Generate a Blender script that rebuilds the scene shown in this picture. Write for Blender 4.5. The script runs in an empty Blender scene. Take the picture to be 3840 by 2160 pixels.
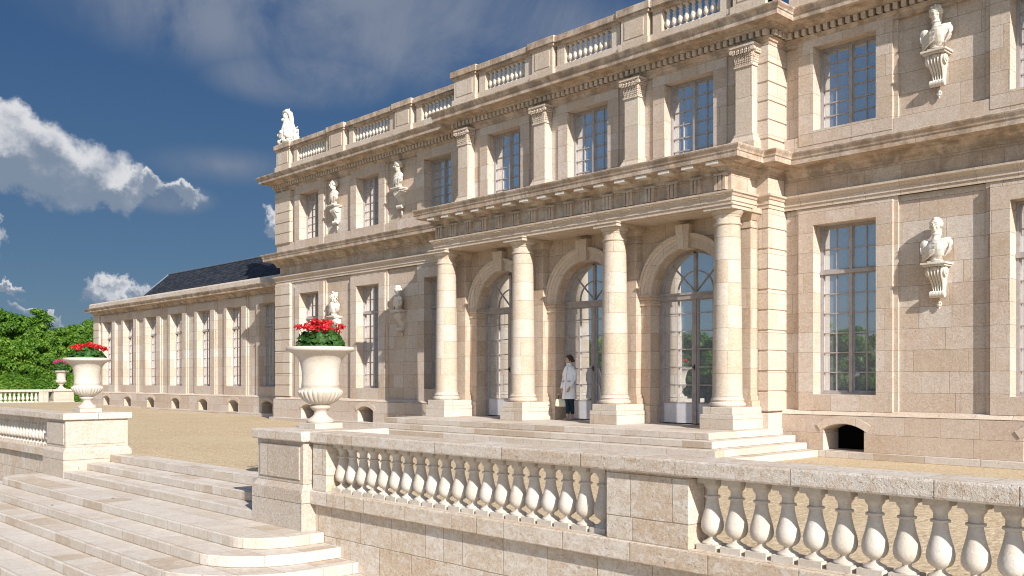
import bpy, math, random
from mathutils import Vector, Matrix, noise as mnoise
R=math.radians; PI=math.pi
random.seed(7)
# ------------------------------------------------------------------ camera
sc=bpy.context.scene
A=math.atan(3338/3519.)
FX,FY=-math.cos(A),math.sin(A)
EYE=1.66
cam=bpy.data.cameras.new('camera'); co=bpy.data.objects.new('camera',cam); sc.collection.objects.link(co)
cam.sensor_width=36; cam.lens=3519/3840*36; cam.shift_y=(1423.6-1080)/3840; cam.clip_end=5000; cam.clip_start=.1
co.location=(0,0,EYE); co.rotation_euler=(PI/2,0,math.atan2(-FX,FY))
sc.camera=co
# ------------------------------------------------------------------ sun, sky, exposure
SUND=Vector((1,-.34,.60)).normalized()          # towards the sun
SUN_EL=math.asin(SUND.z); SUN_AZ=math.atan2(SUND.x,SUND.y)
sl=bpy.data.lights.new('sun','SUN'); sl.energy=4.1; sl.angle=R(.5); sl.color=(1,.945,.885)
so=bpy.data.objects.new('sun',sl); sc.collection.objects.link(so); so.rotation_euler=SUND.to_track_quat('Z','Y').to_euler()
so.location=(20,-20,30)
sc.view_settings.view_transform='Standard'; sc.view_settings.look='None'; sc.view_settings.gamma=1
sc.view_settings.exposure=.75
sc.cycles.filter_width=1.05
W=bpy.data.worlds.new('World'); sc.world=W; W.use_nodes=True

class T:                                         # small node-tree helper
    def __init__(s,nt): s.nt=nt; s.L=nt.links
    def node(s,t,**k):
        n=s.nt.nodes.new(t)
        for a,b in k.items(): setattr(n,a,b)
        return n
    def put(s,sock,v):
        if v is None: return
        if isinstance(v,bpy.types.NodeSocket): s.L.new(v,sock)
        else: sock.default_value=v
    def m(s,op,a,b=None,c=None,clamp=False):
        n=s.node('ShaderNodeMath',operation=op); n.use_clamp=clamp
        s.put(n.inputs[0],a); s.put(n.inputs[1],b); s.put(n.inputs[2],c); return n.outputs[0]
    def vm(s,op,a,b=None):
        n=s.node('ShaderNodeVectorMath',operation=op); s.put(n.inputs[0],a); s.put(n.inputs[1],b); return n.outputs[0]
    def dot(s,a,b):
        n=s.node('ShaderNodeVectorMath',operation='DOT_PRODUCT'); s.put(n.inputs[0],a); s.put(n.inputs[1],b); return n.outputs['Value']
    def sep(s,v): n=s.node('ShaderNodeSeparateXYZ'); s.put(n.inputs[0],v); return n.outputs
    def comb(s,x,y,z): n=s.node('ShaderNodeCombineXYZ'); s.put(n.inputs[0],x); s.put(n.inputs[1],y); s.put(n.inputs[2],z); return n.outputs[0]
    def noise(s,v,scale,detail=4,rough=.55,dist=0):
        n=s.node('ShaderNodeTexNoise'); s.put(n.inputs['Vector'],v); n.inputs['Scale'].default_value=scale
        n.inputs['Detail'].default_value=detail; n.inputs['Roughness'].default_value=rough; n.inputs['Distortion'].default_value=dist
        return n.outputs['Fac']
    def wn(s,v): n=s.node('ShaderNodeTexWhiteNoise',noise_dimensions='3D'); s.put(n.inputs['Vector'],v); return n.outputs['Value']
    def mr(s,v,a,b,c=0,d=1,smooth=True):
        n=s.node('ShaderNodeMapRange',interpolation_type='SMOOTHSTEP' if smooth else 'LINEAR'); n.clamp=True
        s.put(n.inputs[0],v)
        for i,q in enumerate((a,b,c,d)): s.put(n.inputs[i+1],q)
        return n.outputs[0]
    def mix(s,f,a,b,bt='MIX'):
        n=s.node('ShaderNodeMix',data_type='RGBA',blend_type=bt); s.put(n.inputs[0],f)
        for i,q in ((6,a),(7,b)):
            if not isinstance(q,bpy.types.NodeSocket): q=(*q[:3],1)
            s.put(n.inputs[i],q)
        return n.outputs[2]
    def ramp(s,f,stops,const=False):
        n=s.node('ShaderNodeValToRGB'); s.put(n.inputs[0],f); cr=n.color_ramp
        if const: cr.interpolation='CONSTANT'
        while len(cr.elements)<len(stops): cr.elements.new(.5)
        for e,(p,c) in zip(cr.elements,stops): e.position=p; e.color=(*c,1)
        return n.outputs[0]

def world():
    t=T(W.node_tree); nt=W.node_tree; nt.nodes.clear()
    out=t.node('ShaderNodeOutputWorld'); bg=t.node('ShaderNodeBackground'); t.L.new(bg.outputs[0],out.inputs[0])
    sky=t.node('ShaderNodeTexSky',sky_type='NISHITA'); sky.sun_disc=False; sky.sun_elevation=SUN_EL; sky.sun_rotation=SUN_AZ
    sky.air_density=1.0; sky.dust_density=.25; sky.ozone_density=3.0; sky.altitude=300
    d=t.node('ShaderNodeTexCoord').outputs['Generated']; d=t.vm('NORMALIZE',d); x,y,z=t.sep(d)
    az=t.m('ARCTAN2',y,t.m('MULTIPLY',x,-1)); el=t.m('ARCSINE',z)   # az measured from -X towards +Y
    n1=t.noise(d,7,9,.6,.15); n2=t.noise(d,26,7,.65)
    w1=t.noise(t.vm('ADD',d,(3,1,2)),9,9,.62); w2=t.noise(t.vm('ADD',d,(7,5,1)),9,9,.62); w3=t.noise(t.vm('ADD',d,(1,9,4)),30,6,.6)
    azw=t.m('ADD',az,t.m('MULTIPLY',t.m('SUBTRACT',w1,.5),.16)); elw=t.m('ADD',t.m('ADD',el,t.m('MULTIPLY',t.m('SUBTRACT',w2,.5),.15)),t.m('MULTIPLY',t.m('SUBTRACT',w3,.5),.022))
    def blob(px,py,rx,ry,warp=False,lift=0):      # centre and radii, given as angles on the sky
        a=(px-1920)/3519.; b=(1423.6-py+lift)/3519.
        vx=FX+a*math.sin(A); vy=FY+a*math.cos(A)
        ca=math.atan2(vy,-vx); ce=math.atan2(b,math.hypot(vx,vy)); k=1/3519./(1+a*a)
        da=t.m('DIVIDE',t.m('SUBTRACT',azw if warp else az,ca),rx*k); de=t.m('DIVIDE',t.m('SUBTRACT',elw if warp else el,ce),ry/3519.)
        return t.m('SUBTRACT',1,t.m('SQRT',t.m('ADD',t.m('MULTIPLY',da,da),t.m('MULTIPLY',de,de))))
    cum=None; cup=None
    for b in [(150,600,300,170),(20,660,240,120),(330,665,170,85),(110,470,120,95),(500,700,70,42),(640,740,150,34),(440,1062,112,46),(430,1020,60,60),(20,970,80,60),(1015,905,60,46),(220,1180,110,26),(110,1110,80,22)]:
        v=blob(*b,True); cum=v if cum is None else t.m('MAXIMUM',cum,v)
        u=blob(*b,True,b[3]*.75); cup=u if cup is None else t.m('MAXIMUM',cup,u)
    small=t.mr(az,0,1)
    cd=t.m('MULTIPLY',t.mr(t.m('ADD',cum,t.m('MULTIPLY',t.m('SUBTRACT',n2,.5),.35)),-.02,.40),1)
    # cumulus on the unseen sun side, made denser and brighter as fill light
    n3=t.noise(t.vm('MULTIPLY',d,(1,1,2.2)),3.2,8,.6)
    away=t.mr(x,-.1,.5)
    cd_fill=t.m('MULTIPLY',t.m('MULTIPLY',t.mr(n3,.44,.56),t.mr(z,.02,.10)),away)
    # thin cirrus high up
    q=t.vm('MULTIPLY',d,(1.0,2.6,2.2)); c1=t.noise(q,3.0,9,.62,.6)
    reg=t.m('MAXIMUM',blob(1150,60,1050,240),blob(1750,120,760,260)); reg=t.m('MAXIMUM',reg,blob(1150,290,420,120)); reg=t.m('MAXIMUM',reg,blob(640,745,190,60))
    reg=t.m('MAXIMUM',reg,t.m('MULTIPLY',blob(850,620,330,70),.45))
    ci=t.m('MULTIPLY',t.mr(reg,-.1,.6),t.mr(c1,.24,.66)); ci=t.m('MULTIPLY',ci,.80)
    shade=t.mr(t.m('ADD',t.m('MULTIPLY',n1,.6),t.m('MULTIPLY',cum,.35)),.2,.62)
    base=sky.outputs[0]
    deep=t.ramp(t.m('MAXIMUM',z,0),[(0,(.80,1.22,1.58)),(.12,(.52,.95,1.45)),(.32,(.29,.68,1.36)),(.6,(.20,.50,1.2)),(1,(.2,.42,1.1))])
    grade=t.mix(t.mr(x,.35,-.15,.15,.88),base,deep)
    ccol=t.mix(t.mr(t.m('ADD',t.m('MULTIPLY',t.m('SUBTRACT',cup,cum),.9),t.m('MULTIPLY',t.m('SUBTRACT',w3,.5),1.1)),-.55,.42),(1.15,1.45,1.9),(4.0,4.0,4.1))
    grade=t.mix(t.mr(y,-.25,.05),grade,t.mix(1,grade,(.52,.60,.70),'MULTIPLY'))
    colr=t.mix(ci,grade,(1.25,1.45,1.85)); colr=t.mix(t.m('MULTIPLY',cd,.90),colr,ccol); colr=t.mix(t.m('MULTIPLY',cd_fill,.85),colr,(7.0,7.0,7.1))
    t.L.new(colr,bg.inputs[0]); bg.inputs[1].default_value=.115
world()

# ------------------------------------------------------------------ object helpers
class MB:
    def __init__(s): s.v=[]; s.f=[]; s.ix={}
    def p(s,q):
        k=(round(q[0],4),round(q[1],4),round(q[2],4)); i=s.ix.get(k)
        if i is None: i=len(s.v); s.v.append((q[0],q[1],q[2])); s.ix[k]=i
        return i
    def face(s,pts):
        f=[]
        for q in pts:
            i=s.p(q)
            if i not in f: f.append(i)
        if len(f)>2: s.f.append(f)
    def box(s,x0,x1,y0,y1,z0,z1):
        if x0>x1: x0,x1=x1,x0
        P=[(x0,y0,z0),(x1,y0,z0),(x1,y1,z0),(x0,y1,z0),(x0,y0,z1),(x1,y0,z1),(x1,y1,z1),(x0,y1,z1)]
        b=len(s.v); s.v+=P
        for f in ((3,2,1,0),(4,5,6,7),(0,1,5,4),(1,2,6,5),(2,3,7,6),(3,0,4,7)): s.f.append([b+i for i in f])
    def taper(s,a,b):                               # frustum between rects a=(x0,x1,y0,y1,z) and b
        P=[(a[0],a[2],a[4]),(a[1],a[2],a[4]),(a[1],a[3],a[4]),(a[0],a[3],a[4]),(b[0],b[2],b[4]),(b[1],b[2],b[4]),(b[1],b[3],b[4]),(b[0],b[3],b[4])]
        o=len(s.v); s.v+=P
        for f in ((3,2,1,0),(4,5,6,7),(0,1,5,4),(1,2,6,5),(2,3,7,6),(3,0,4,7)): s.f.append([o+i for i in f])
    def grid(s,rows,closed=True,cap=True):
        b=len(s.v); n=len(rows[0])
        for r in rows: s.v+=[tuple(q) for q in r]
        m=n if closed else n-1
        for i in range(len(rows)-1):
            for j in range(m):
                k=(j+1)%n; s.f.append([b+i*n+j,b+i*n+k,b+(i+1)*n+k,b+(i+1)*n+j])
        if cap and closed:
            s.f.append([b+j for j in range(n)][::-1]); s.f.append([b+(len(rows)-1)*n+j for j in range(n)])
    def lathe(s,cx,cy,prof,n=24,wob=None):
        s.grid([[(cx+r*math.cos(2*PI*j/n)*(wob(r,z,j) if wob else 1),cy+r*math.sin(2*PI*j/n)*(wob(r,z,j) if wob else 1),z) for j in range(n)] for r,z in prof])
    def tube(s,pts,rad,n=8,flat=1):
        pts=[Vector(p) for p in pts]; rows=[]
        up=Vector((.13,.21,.97))
        for i,p in enumerate(pts):
            d=(pts[min(i+1,len(pts)-1)]-pts[max(i-1,0)]).normalized()
            a=d.cross(up)
            if a.length<.05: a=d.cross(Vector((1,0,0)))
            a.normalize(); b=d.cross(a); r=rad[i] if isinstance(rad,(list,tuple)) else rad
            rows.append([p+a*(r*math.cos(2*PI*j/n))+b*(r*flat*math.sin(2*PI*j/n)) for j in range(n)])
        s.grid(rows)
    def ell(s,c,r,n=12,m=8,rot=None):
        c=Vector(c); rows=[]
        for i in range(m+1):
            th=PI*(.03+.94*i/m)-PI/2; q=[]
            for j in range(n):
                v=Vector((r[0]*math.cos(th)*math.cos(2*PI*j/n),r[1]*math.cos(th)*math.sin(2*PI*j/n),r[2]*math.sin(th)))
                if rot: v=rot@v
                q.append(c+v)
            rows.append(q)
        s.grid(rows)
    def build(s,name,mat,parent=None,smooth=False,loc=None,bevel=0,auto=False,mods=()):
        off=Vector((0,0,0)); q=parent
        while q: off+=q.location; q=q.parent
        if loc is not None: off=Vector(loc)
        me=bpy.data.meshes.new(name); me.from_pydata([(a-off.x,b-off.y,c-off.z) for a,b,c in s.v],[],s.f)
        me.materials.append(mat)
        if smooth: me.polygons.foreach_set('use_smooth',[True]*len(me.polygons))
        if auto:
            me.polygons.foreach_set('use_smooth',[True]*len(me.polygons)); me.set_sharp_from_angle(angle=R(35))
        me.validate(); me.update()
        o=bpy.data.objects.new(name,me); sc.collection.objects.link(o)
        if parent: o.parent=parent
        elif loc is not None: o.location=loc
        if bevel:
            b=o.modifiers.new('bevel','BEVEL'); b.width=bevel; b.segments=2; b.limit_method='ANGLE'; b.angle_limit=R(50)
        return o
def tag(o,label=None,cat=None,group=None,kind=None):
    if label: o['label']=label
    if cat: o['category']=cat
    if group: o['group']=group
    if kind: o['kind']=kind
    return o
def thing(name,label,cat,loc=(0,0,0),rz=0,group=None):
    o=bpy.data.objects.new(name,None); sc.collection.objects.link(o); o.location=loc; o.rotation_euler=(0,0,rz); o.empty_display_size=.3
    return tag(o,label,cat,group)
def copy_tree(o,parent=None):
    c=o.copy(); sc.collection.objects.link(c)
    if parent: c.parent=parent
    for ch in list(o.children): copy_tree(ch,c)
    return c
def remesh(o,vox,smooth=2):
    r=o.modifiers.new('remesh','REMESH'); r.mode='VOXEL'; r.voxel_size=vox; r.use_smooth_shade=True
    if smooth:
        s=o.modifiers.new('smooth','SMOOTH'); s.iterations=smooth; s.factor=.5
    return o
def relief(mb,x0,x1,z0,z1,base,rects):
    """stepped wall facing -Y: rects (xa,xb,za,zb,y), later ones win"""
    xs=sorted({round(v,4) for v in [x0,x1]+[r[i] for r in rects for i in (0,1)] if x0-1e-6<=v<=x1+1e-6})
    zs=sorted({round(v,4) for v in [z0,z1]+[r[i] for r in rects for i in (2,3)] if z0-1e-6<=v<=z1+1e-6})
    nx,nz=len(xs)-1,len(zs)-1
    D=[[base]*nz for _ in range(nx)]
    for i in range(nx):
        for j in range(nz):
            cx,cz=(xs[i]+xs[i+1])/2,(zs[j]+zs[j+1])/2
            for r in rects:
                if r[0]<cx<r[1] and r[2]<cz<r[3]: D[i][j]=r[4]
    for i in range(nx):
        for j in range(nz):
            y=D[i][j]; a,b,c,d=xs[i],xs[i+1],zs[j],zs[j+1]
            mb.face([(a,y,c),(b,y,c),(b,y,d),(a,y,d)])
            if i<nx-1 and abs(D[i+1][j]-y)>1e-6:
                w=D[i+1][j]; mb.face([(b,y,c),(b,w,c),(b,w,d),(b,y,d)])
            if j<nz-1 and abs(D[i][j+1]-y)>1e-6:
                w=D[i][j+1]; mb.face([(a,y,d),(b,y,d),(b,w,d),(a,w,d)])
def moulding(mb,path,prof,ends=True):
    """profile (out,z) swept along plan path, outward = left of travel"""
    n=len(path); offs=[]
    for i in range(n):
        ns=[]
        for a,b in ((i-1,i),(i,i+1)):
            if a>=0 and b<n:
                dx,dy=path[b][0]-path[a][0],path[b][1]-path[a][1]; l=math.hypot(dx,dy); ns.append((-dy/l,dx/l))
        if len(ns)==1: offs.append(ns[0])
        else:
            k=1+ns[0][0]*ns[1][0]+ns[0][1]*ns[1][1]; offs.append(((ns[0][0]+ns[1][0])/k,(ns[0][1]+ns[1][1])/k))
    rows=[[(p[0]+o[0]*u,p[1]+o[1]*u,z) for u,z in prof] for p,o in zip(path,offs)]
    for i in range(n-1):
        for j in range(len(prof)-1):
            b=len(mb.v); mb.v+=[rows[i][j],rows[i+1][j],rows[i+1][j+1],rows[i][j+1]]; mb.f.append([b,b+1,b+2,b+3])
    if ends:
        for r in (rows[0],rows[-1]):
            b=len(mb.v); mb.v+=r; mb.f.append(list(range(b,b+len(r))))
def arch_wall(mb,x0,x1,z0,z1,y,cx,hw,zs,rise,depth,n=20,back=True):
    """wall face at y with an arched opening from z0 up; intrados of given depth"""
    if rise>=hw-1e-6: pts=[(cx-hw*math.cos(PI*i/n),zs+hw*math.sin(PI*i/n)) for i in range(n+1)]
    else:
        rr=(hw*hw+rise*rise)/2/rise; a0=math.asin(hw/rr); pts=[(cx+rr*math.sin(-a0+2*a0*i/n),zs+rise-rr+rr*math.cos(-a0+2*a0*i/n)) for i in range(n+1)]
    mb.face([(x0,y,z0),(cx-hw,y,z0),(cx-hw,y,zs),(cx-hw,y,z1),(x0,y,z1)]); mb.face([(cx+hw,y,z0),(x1,y,z0),(x1,y,z1),(cx+hw,y,z1),(cx+hw,y,zs)])
    for i in range(n):
        a,b=pts[i],pts[i+1]; mb.face([(a[0],y,a[1]),(b[0],y,b[1]),(b[0],y,z1),(a[0],y,z1)])
        mb.face([(a[0],y,a[1]),(a[0],y+depth,a[1]),(b[0],y+depth,b[1]),(b[0],y,b[1])])
    for xx in (cx-hw,cx+hw): mb.face([(xx,y,z0),(xx,y+depth,z0),(xx,y+depth,zs),(xx,y,zs)])
    return pts
def arch_ring(mb,cx,zc,y,secs,a0=0,a1=PI,n=28):
    """secs: (radius,out) profile points swept round an arc on a wall at y"""
    rows=[]
    for i in range(n+1):
        a=a0+(a1-a0)*i/n; rows.append([(cx-r*math.cos(a),y-o,zc+r*math.sin(a)) for r,o in secs])
    mb.grid(rows,closed=False,cap=False)
    for r in (rows[0],rows[-1]):
        b=len(mb.v); mb.v+=r; mb.f.append(list(range(b,b+len(r))))

# ------------------------------------------------------------------ materials
MATS={}
def newmat(name):
    m=bpy.data.materials.new(name); m.use_nodes=True; nt=m.node_tree; nt.nodes.clear(); t=T(nt)
    o=t.node('ShaderNodeOutputMaterial'); b=t.node('ShaderNodeBsdfPrincipled'); t.L.new(b.outputs[0],o.inputs[0]); MATS[name]=m
    return m,t,b,o
def stone(name,cols,w=1.0,h=.435,zoff=0,joint=.005,jcol=(.29,.22,.16),space='world',stain=.5,dark=0,hz=.5,grain=1,rough=.85,bump=.5,spec=.25,white=0,streak=0,rdist=0):
    m,t,b,o=newmat(name)
    g=t.node('ShaderNodeNewGeometry'); pos=g.outputs['Position']; nrm=g.outputs['True Normal']
    if space=='object':
        tc=t.node('ShaderNodeTexCoord'); oi=t.node('ShaderNodeObjectInfo'); pos=t.vm('ADD',tc.outputs['Object'],t.vm('MULTIPLY',oi.outputs['Location'],(1.37,1.11,.91)))
    x,y,z=t.sep(pos); nx,ny,nz=t.sep(nrm)
    isx=t.m('GREATER_THAN',t.m('ABSOLUTE',nx),.62); isz=t.m('GREATER_THAN',t.m('ABSOLUTE',nz),.62)
    u=t.m('ADD',x,t.m('MULTIPLY',isx,t.m('SUBTRACT',y,x))); zz=t.m('SUBTRACT',z,zoff); v=t.m('ADD',zz,t.m('MULTIPLY',isz,t.m('SUBTRACT',y,zz)))
    v=t.m('ADD',v,t.m('MULTIPLY',t.m('SUBTRACT',t.noise(pos,3,1),.5),.012))
    J=None
    if w:
        vh=t.m('DIVIDE',v,t.m('ADD',h,t.m('MULTIPLY',isz,hz-h))); row=t.m('FLOOR',vh); fv=t.m('FRACT',vh)
        seed=t.m('ADD',t.m('MULTIPLY',isx,17.3),t.m('MULTIPLY',isz,31.7))
        r1=t.wn(t.comb(row,seed,1.5)); r2=t.wn(t.comb(row,seed,7.7))
        ww=t.m('MULTIPLY',w,t.m('ADD',.75,t.m('MULTIPLY',r2,.5)))
        uu=t.m('ADD',t.m('DIVIDE',u,ww),t.m('MULTIPLY',r1,13)); col=t.m('FLOOR',uu); fu=t.m('FRACT',uu)
        rnd=t.wn(t.comb(col,row,seed)); rnd2=t.wn(t.comb(row,col,t.m('ADD',seed,3.3)))
        # some blocks are split in two
        half=t.m('GREATER_THAN',rnd2,.62); fu2=t.m('FRACT',t.m('MULTIPLY',fu,2)); side=t.m('MULTIPLY',half,t.m('GREATER_THAN',fu,.5))
        rnd=t.m('FRACT',t.m('ADD',rnd,t.m('MULTIPLY',side,.37)))
        fq=t.m('ADD',fu,t.m('MULTIPLY',half,t.m('SUBTRACT',fu2,fu))); wq=t.m('DIVIDE',ww,t.m('ADD',1,half))
        du=t.m('MULTIPLY',t.m('MINIMUM',fq,t.m('SUBTRACT',1,fq)),wq); dv=t.m('MULTIPLY',t.m('MINIMUM',fv,t.m('SUBTRACT',1,fv)),t.m('ADD',h,t.m('MULTIPLY',isz,hz-h)))
        d=t.m('ADD',t.m('MINIMUM',du,dv),t.m('MULTIPLY',t.m('SUBTRACT',t.noise(pos,22,2),.5),.006))
        J=t.mr(d,joint*.35,joint*1.3,1,0)
    else: rnd=t.noise(pos,1.3,2)
    n=len(cols); colr=t.ramp(rnd,[(i/n,c) for i,c in enumerate(cols)],const=bool(w)) if w else t.ramp(rnd,[(.25+.5*i/n,c) for i,c in enumerate(cols)])
    big=t.noise(pos,1.1,5,.6); mid=t.noise(pos,6.5,6,.65,.4); fine=t.noise(pos,42,4,.7); gr=t.noise(pos,130,2,.6)
    colr=t.mix(t.mr(mid,.45,.66,0,.62*stain),colr,(.44,.28,.155),'MIX')
    med=t.noise(pos,24,5,.75); colr=t.mix(t.mr(med,.52,.64,0,.34*grain),colr,(.30,.215,.145)); colr=t.mix(t.mr(med,.46,.34,0,.40*grain),colr,(.76,.71,.63))                 # rusty blotches
    colr=t.mix(t.mr(big,.35,.70,0,.35),colr,(.60,.52,.43),'MIX')
    vein=t.noise(t.vm('MULTIPLY',pos,(1,1,2.4)),3.2,7,.7,1.6); vo=t.m('ABSOLUTE',t.m('SUBTRACT',vein,.5)); colr=t.mix(t.mr(vo,.035,0,0,.42*stain+.08),colr,(.40,.27,.17)); colr=t.mix(t.mr(vein,.56,.70,0,.42),colr,(.68,.62,.55))
    sp=t.mr(fine,.57,.68,0,.6*grain); colr=t.mix(sp,colr,(.24,.16,.10))              # dark pits
    sp2=t.mr(fine,.40,.32,0,.45*grain); colr=t.mix(sp2,colr,(.80,.74,.66))            # pale crystals
    colr=t.mix(t.m('MULTIPLY',t.m('SUBTRACT',gr,.5),.9*grain),colr,(.9,.85,.78),'SOFT_LIGHT')
    pits=t.mr(t.noise(pos,17,3,.6),.70,.76,0,.8*grain); colr=t.mix(pits,colr,(.16,.10,.06))
    if white: colr=t.mix(t.mr(t.noise(t.vm('MULTIPLY',pos,(1,1,1.8)),5,6,.7,.6),.50,.62,0,white),colr,(.72,.69,.64))
    if dark:
        q=t.noise(t.vm('MULTIPLY',pos,(1.6,1.6,1.1)),1.7,6,.7,.3); colr=t.mix(t.mr(q,.40,.62,0,dark),colr,(.17,.135,.105))
        q2=t.noise(t.vm('MULTIPLY',pos,(.6,.6,3.5)),3.2,5,.7); colr=t.mix(t.mr(q2,.50,.66,0,dark*.8),colr,(.40,.22,.10))
    if streak:
        q=t.noise(t.vm('MULTIPLY',pos,(7,7,.5)),1.5,5,.65); colr=t.mix(t.mr(q,.55,.72,0,streak),colr,(.30,.20,.13))
    if J is not None: colr=t.mix(t.m('MULTIPLY',J,.85),colr,jcol)
    t.L.new(colr,b.inputs['Base Color']); b.inputs['Roughness'].default_value=rough; b.inputs['Specular IOR Level'].default_value=spec
    hgt=t.m('ADD',t.m('MULTIPLY',fine,.8),t.m('ADD',t.m('MULTIPLY',gr,.5),t.m('MULTIPLY',mid,1.0)))
    hgt=t.m('SUBTRACT',hgt,t.m('MULTIPLY',pits,.8))
    if J is not None: hgt=t.m('SUBTRACT',hgt,t.m('MULTIPLY',J,1.2))
    bp=t.node('ShaderNodeBump'); bp.inputs['Strength'].default_value=bump; bp.inputs['Distance'].default_value=.016; t.L.new(hgt,bp.inputs['Height']); t.L.new(bp.outputs[0],b.inputs['Normal'])
    return m
C1=[(.545,.45,.37),(.58,.495,.425),(.495,.39,.30),(.565,.475,.40),(.53,.42,.33),(.60,.535,.475),(.52,.415,.34),(.56,.46,.38)]
C2=[(.54,.48,.41),(.60,.55,.485),(.45,.365,.275),(.57,.52,.45),(.60,.55,.49),(.53,.46,.38),(.57,.515,.45)]
C3=[(.56,.51,.44),(.60,.555,.495),(.53,.475,.40),(.61,.57,.51)]
M_ASH=stone('ashlar_limestone',C1,w=1.15,h=.435,zoff=.08,stain=.45,streak=.28)
M_PORCH=stone('porch_wall_limestone',[(.53,.41,.31),(.58,.475,.375),(.48,.36,.265),(.56,.45,.345)],w=1.0,h=.44,zoff=.15,stain=.5,streak=.25)
M_CORN=stone('weathered_cornice_limestone',[(.56,.45,.355),(.60,.50,.41),(.52,.40,.31)],w=1.5,h=3,zoff=-.7,dark=.62,stain=.55)
M_TRIM=stone('trim_limestone',[(.59,.485,.39),(.62,.53,.44),(.55,.445,.35)],w=1.3,h=.87,zoff=.08,stain=.3)
M_FRZ=stone('frieze_limestone',[(.54,.43,.33),(.58,.485,.39),(.50,.385,.29)],w=.8,h=.45,zoff=.2,dark=.35,stain=.5)
M_COL=stone('column_limestone',[(.54,.465,.375),(.60,.54,.465),(.50,.41,.31),(.57,.51,.43)],w=2.5,h=.49,zoff=.32,stain=.4,grain=.8)
M_STEP=stone('step_limestone',C2,w=.85,h=.15,zoff=0,joint=.005,stain=.22,jcol=(.30,.23,.17),grain=.6,white=.3)
M_PSTEP=stone('porch_step_limestone',C2,w=.95,h=.1475,zoff=0,joint=.006,stain=.3,jcol=(.34,.26,.18),grain=.7)
M_CAP=stone('balustrade_cap_granite',[(.58,.51,.43),(.62,.56,.49),(.52,.43,.34),(.56,.50,.42)],w=1.05,h=3,zoff=-1,stain=.55,grain=1.3,bump=.8,white=.35)
M_BWALL=stone('retaining_wall_limestone',[(.58,.49,.385),(.63,.56,.47),(.54,.43,.32),(.60,.53,.44)],w=.8,h=.42,zoff=-.08,stain=.6,grain=1.2,white=.45,joint=.006)
M_PED=stone('pedestal_limestone',[(.50,.445,.38),(.53,.48,.42),(.47,.40,.33)],w=1.9,h=1.4,zoff=-1.47,stain=.5,grain=1.2,bump=.8)
M_BAL=stone('baluster_limestone',C3,w=0,space='object',stain=.14,grain=.45,bump=.3)
M_URN=stone('urn_limestone',[(.55,.51,.45),(.58,.545,.49),(.51,.46,.39)],w=0,space='object',stain=.2,grain=.45,bump=.3)
M_STAT=stone('statue_plaster_stone',[(.66,.63,.56),(.70,.67,.61),(.60,.54,.46)],w=0,space='object',stain=.12,grain=.3,bump=.2)
M_RBAL=stone('roof_baluster_limestone',[(.60,.53,.44),(.66,.60,.52)],w=0,space='object',stain=.2,grain=.5)
def simple(name,col,rough=.6,spec=.3,var=.15,scale=6,bump=0,bscale=40,metal=0):
    m,t,b,o=newmat(name); tc=t.node('ShaderNodeTexCoord'); n=t.noise(tc.outputs['Object'],scale,5,.6)
    c=t.mix(t.mr(n,.3,.7),[v*(1-var) for v in col],[min(1,v*(1+var)) for v in col]); t.L.new(c,b.inputs['Base Color'])
    b.inputs['Roughness'].default_value=rough; b.inputs['Specular IOR Level'].default_value=spec; b.inputs['Metallic'].default_value=metal
    if bump:
        bp=t.node('ShaderNodeBump'); bp.inputs['Strength'].default_value=bump; bp.inputs['Distance'].default_value=.01
        t.L.new(t.noise(tc.outputs['Object'],bscale,3),bp.inputs['Height']); t.L.new(bp.outputs[0],b.inputs['Normal'])
    return m
M_FRAME=simple('painted_window_frame',(.36,.325,.31),.45,.4,.12,9,.15)
M_DFRAME=simple('painted_door_frame',(.33,.285,.26),.45,.4,.15,7,.15)
M_DPANEL=simple('painted_door_panel',(.55,.54,.57),.45,.4,.06,7,.1)
M_DARK=simple('cellar_shade_black',(.006,.006,.007),.9,0,.1)
M_SLATE_=None
M_BRONZE=simple('door_handle_metal',(.10,.09,.08),.35,.5,.1,metal=1)
M_LEAD=simple('lead_flashing',(.12,.15,.19),.5,.4,.12)
def glass():
    m,t,b,o=newmat('window_glass'); b.inputs['Base Color'].default_value=(.30,.33,.36,1); b.inputs['Roughness'].default_value=.25
    tc=t.node('ShaderNodeNewGeometry'); p=tc.outputs['Position']
    gl=t.node('ShaderNodeBsdfGlossy'); gl.inputs['Roughness'].default_value=.012; gl.inputs['Color'].default_value=(.92,.95,.97,1)
    bp=t.node('ShaderNodeBump'); bp.inputs['Strength'].default_value=.12; bp.inputs['Distance'].default_value=.004; t.L.new(t.noise(p,2.2,2),bp.inputs['Height']); t.L.new(bp.outputs[0],gl.inputs['Normal'])
    mx=t.node('ShaderNodeMixShader'); fr=t.node('ShaderNodeLayerWeight'); fr.inputs[0].default_value=.5
    t.L.new(t.mr(fr.outputs['Facing'],0,.8,.52,.85),mx.inputs[0]); t.L.new(b.outputs[0],mx.inputs[1]); t.L.new(gl.outputs[0],mx.inputs[2]); t.L.new(mx.outputs[0],o.inputs[0])
    return m
M_GLASS=glass()
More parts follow.
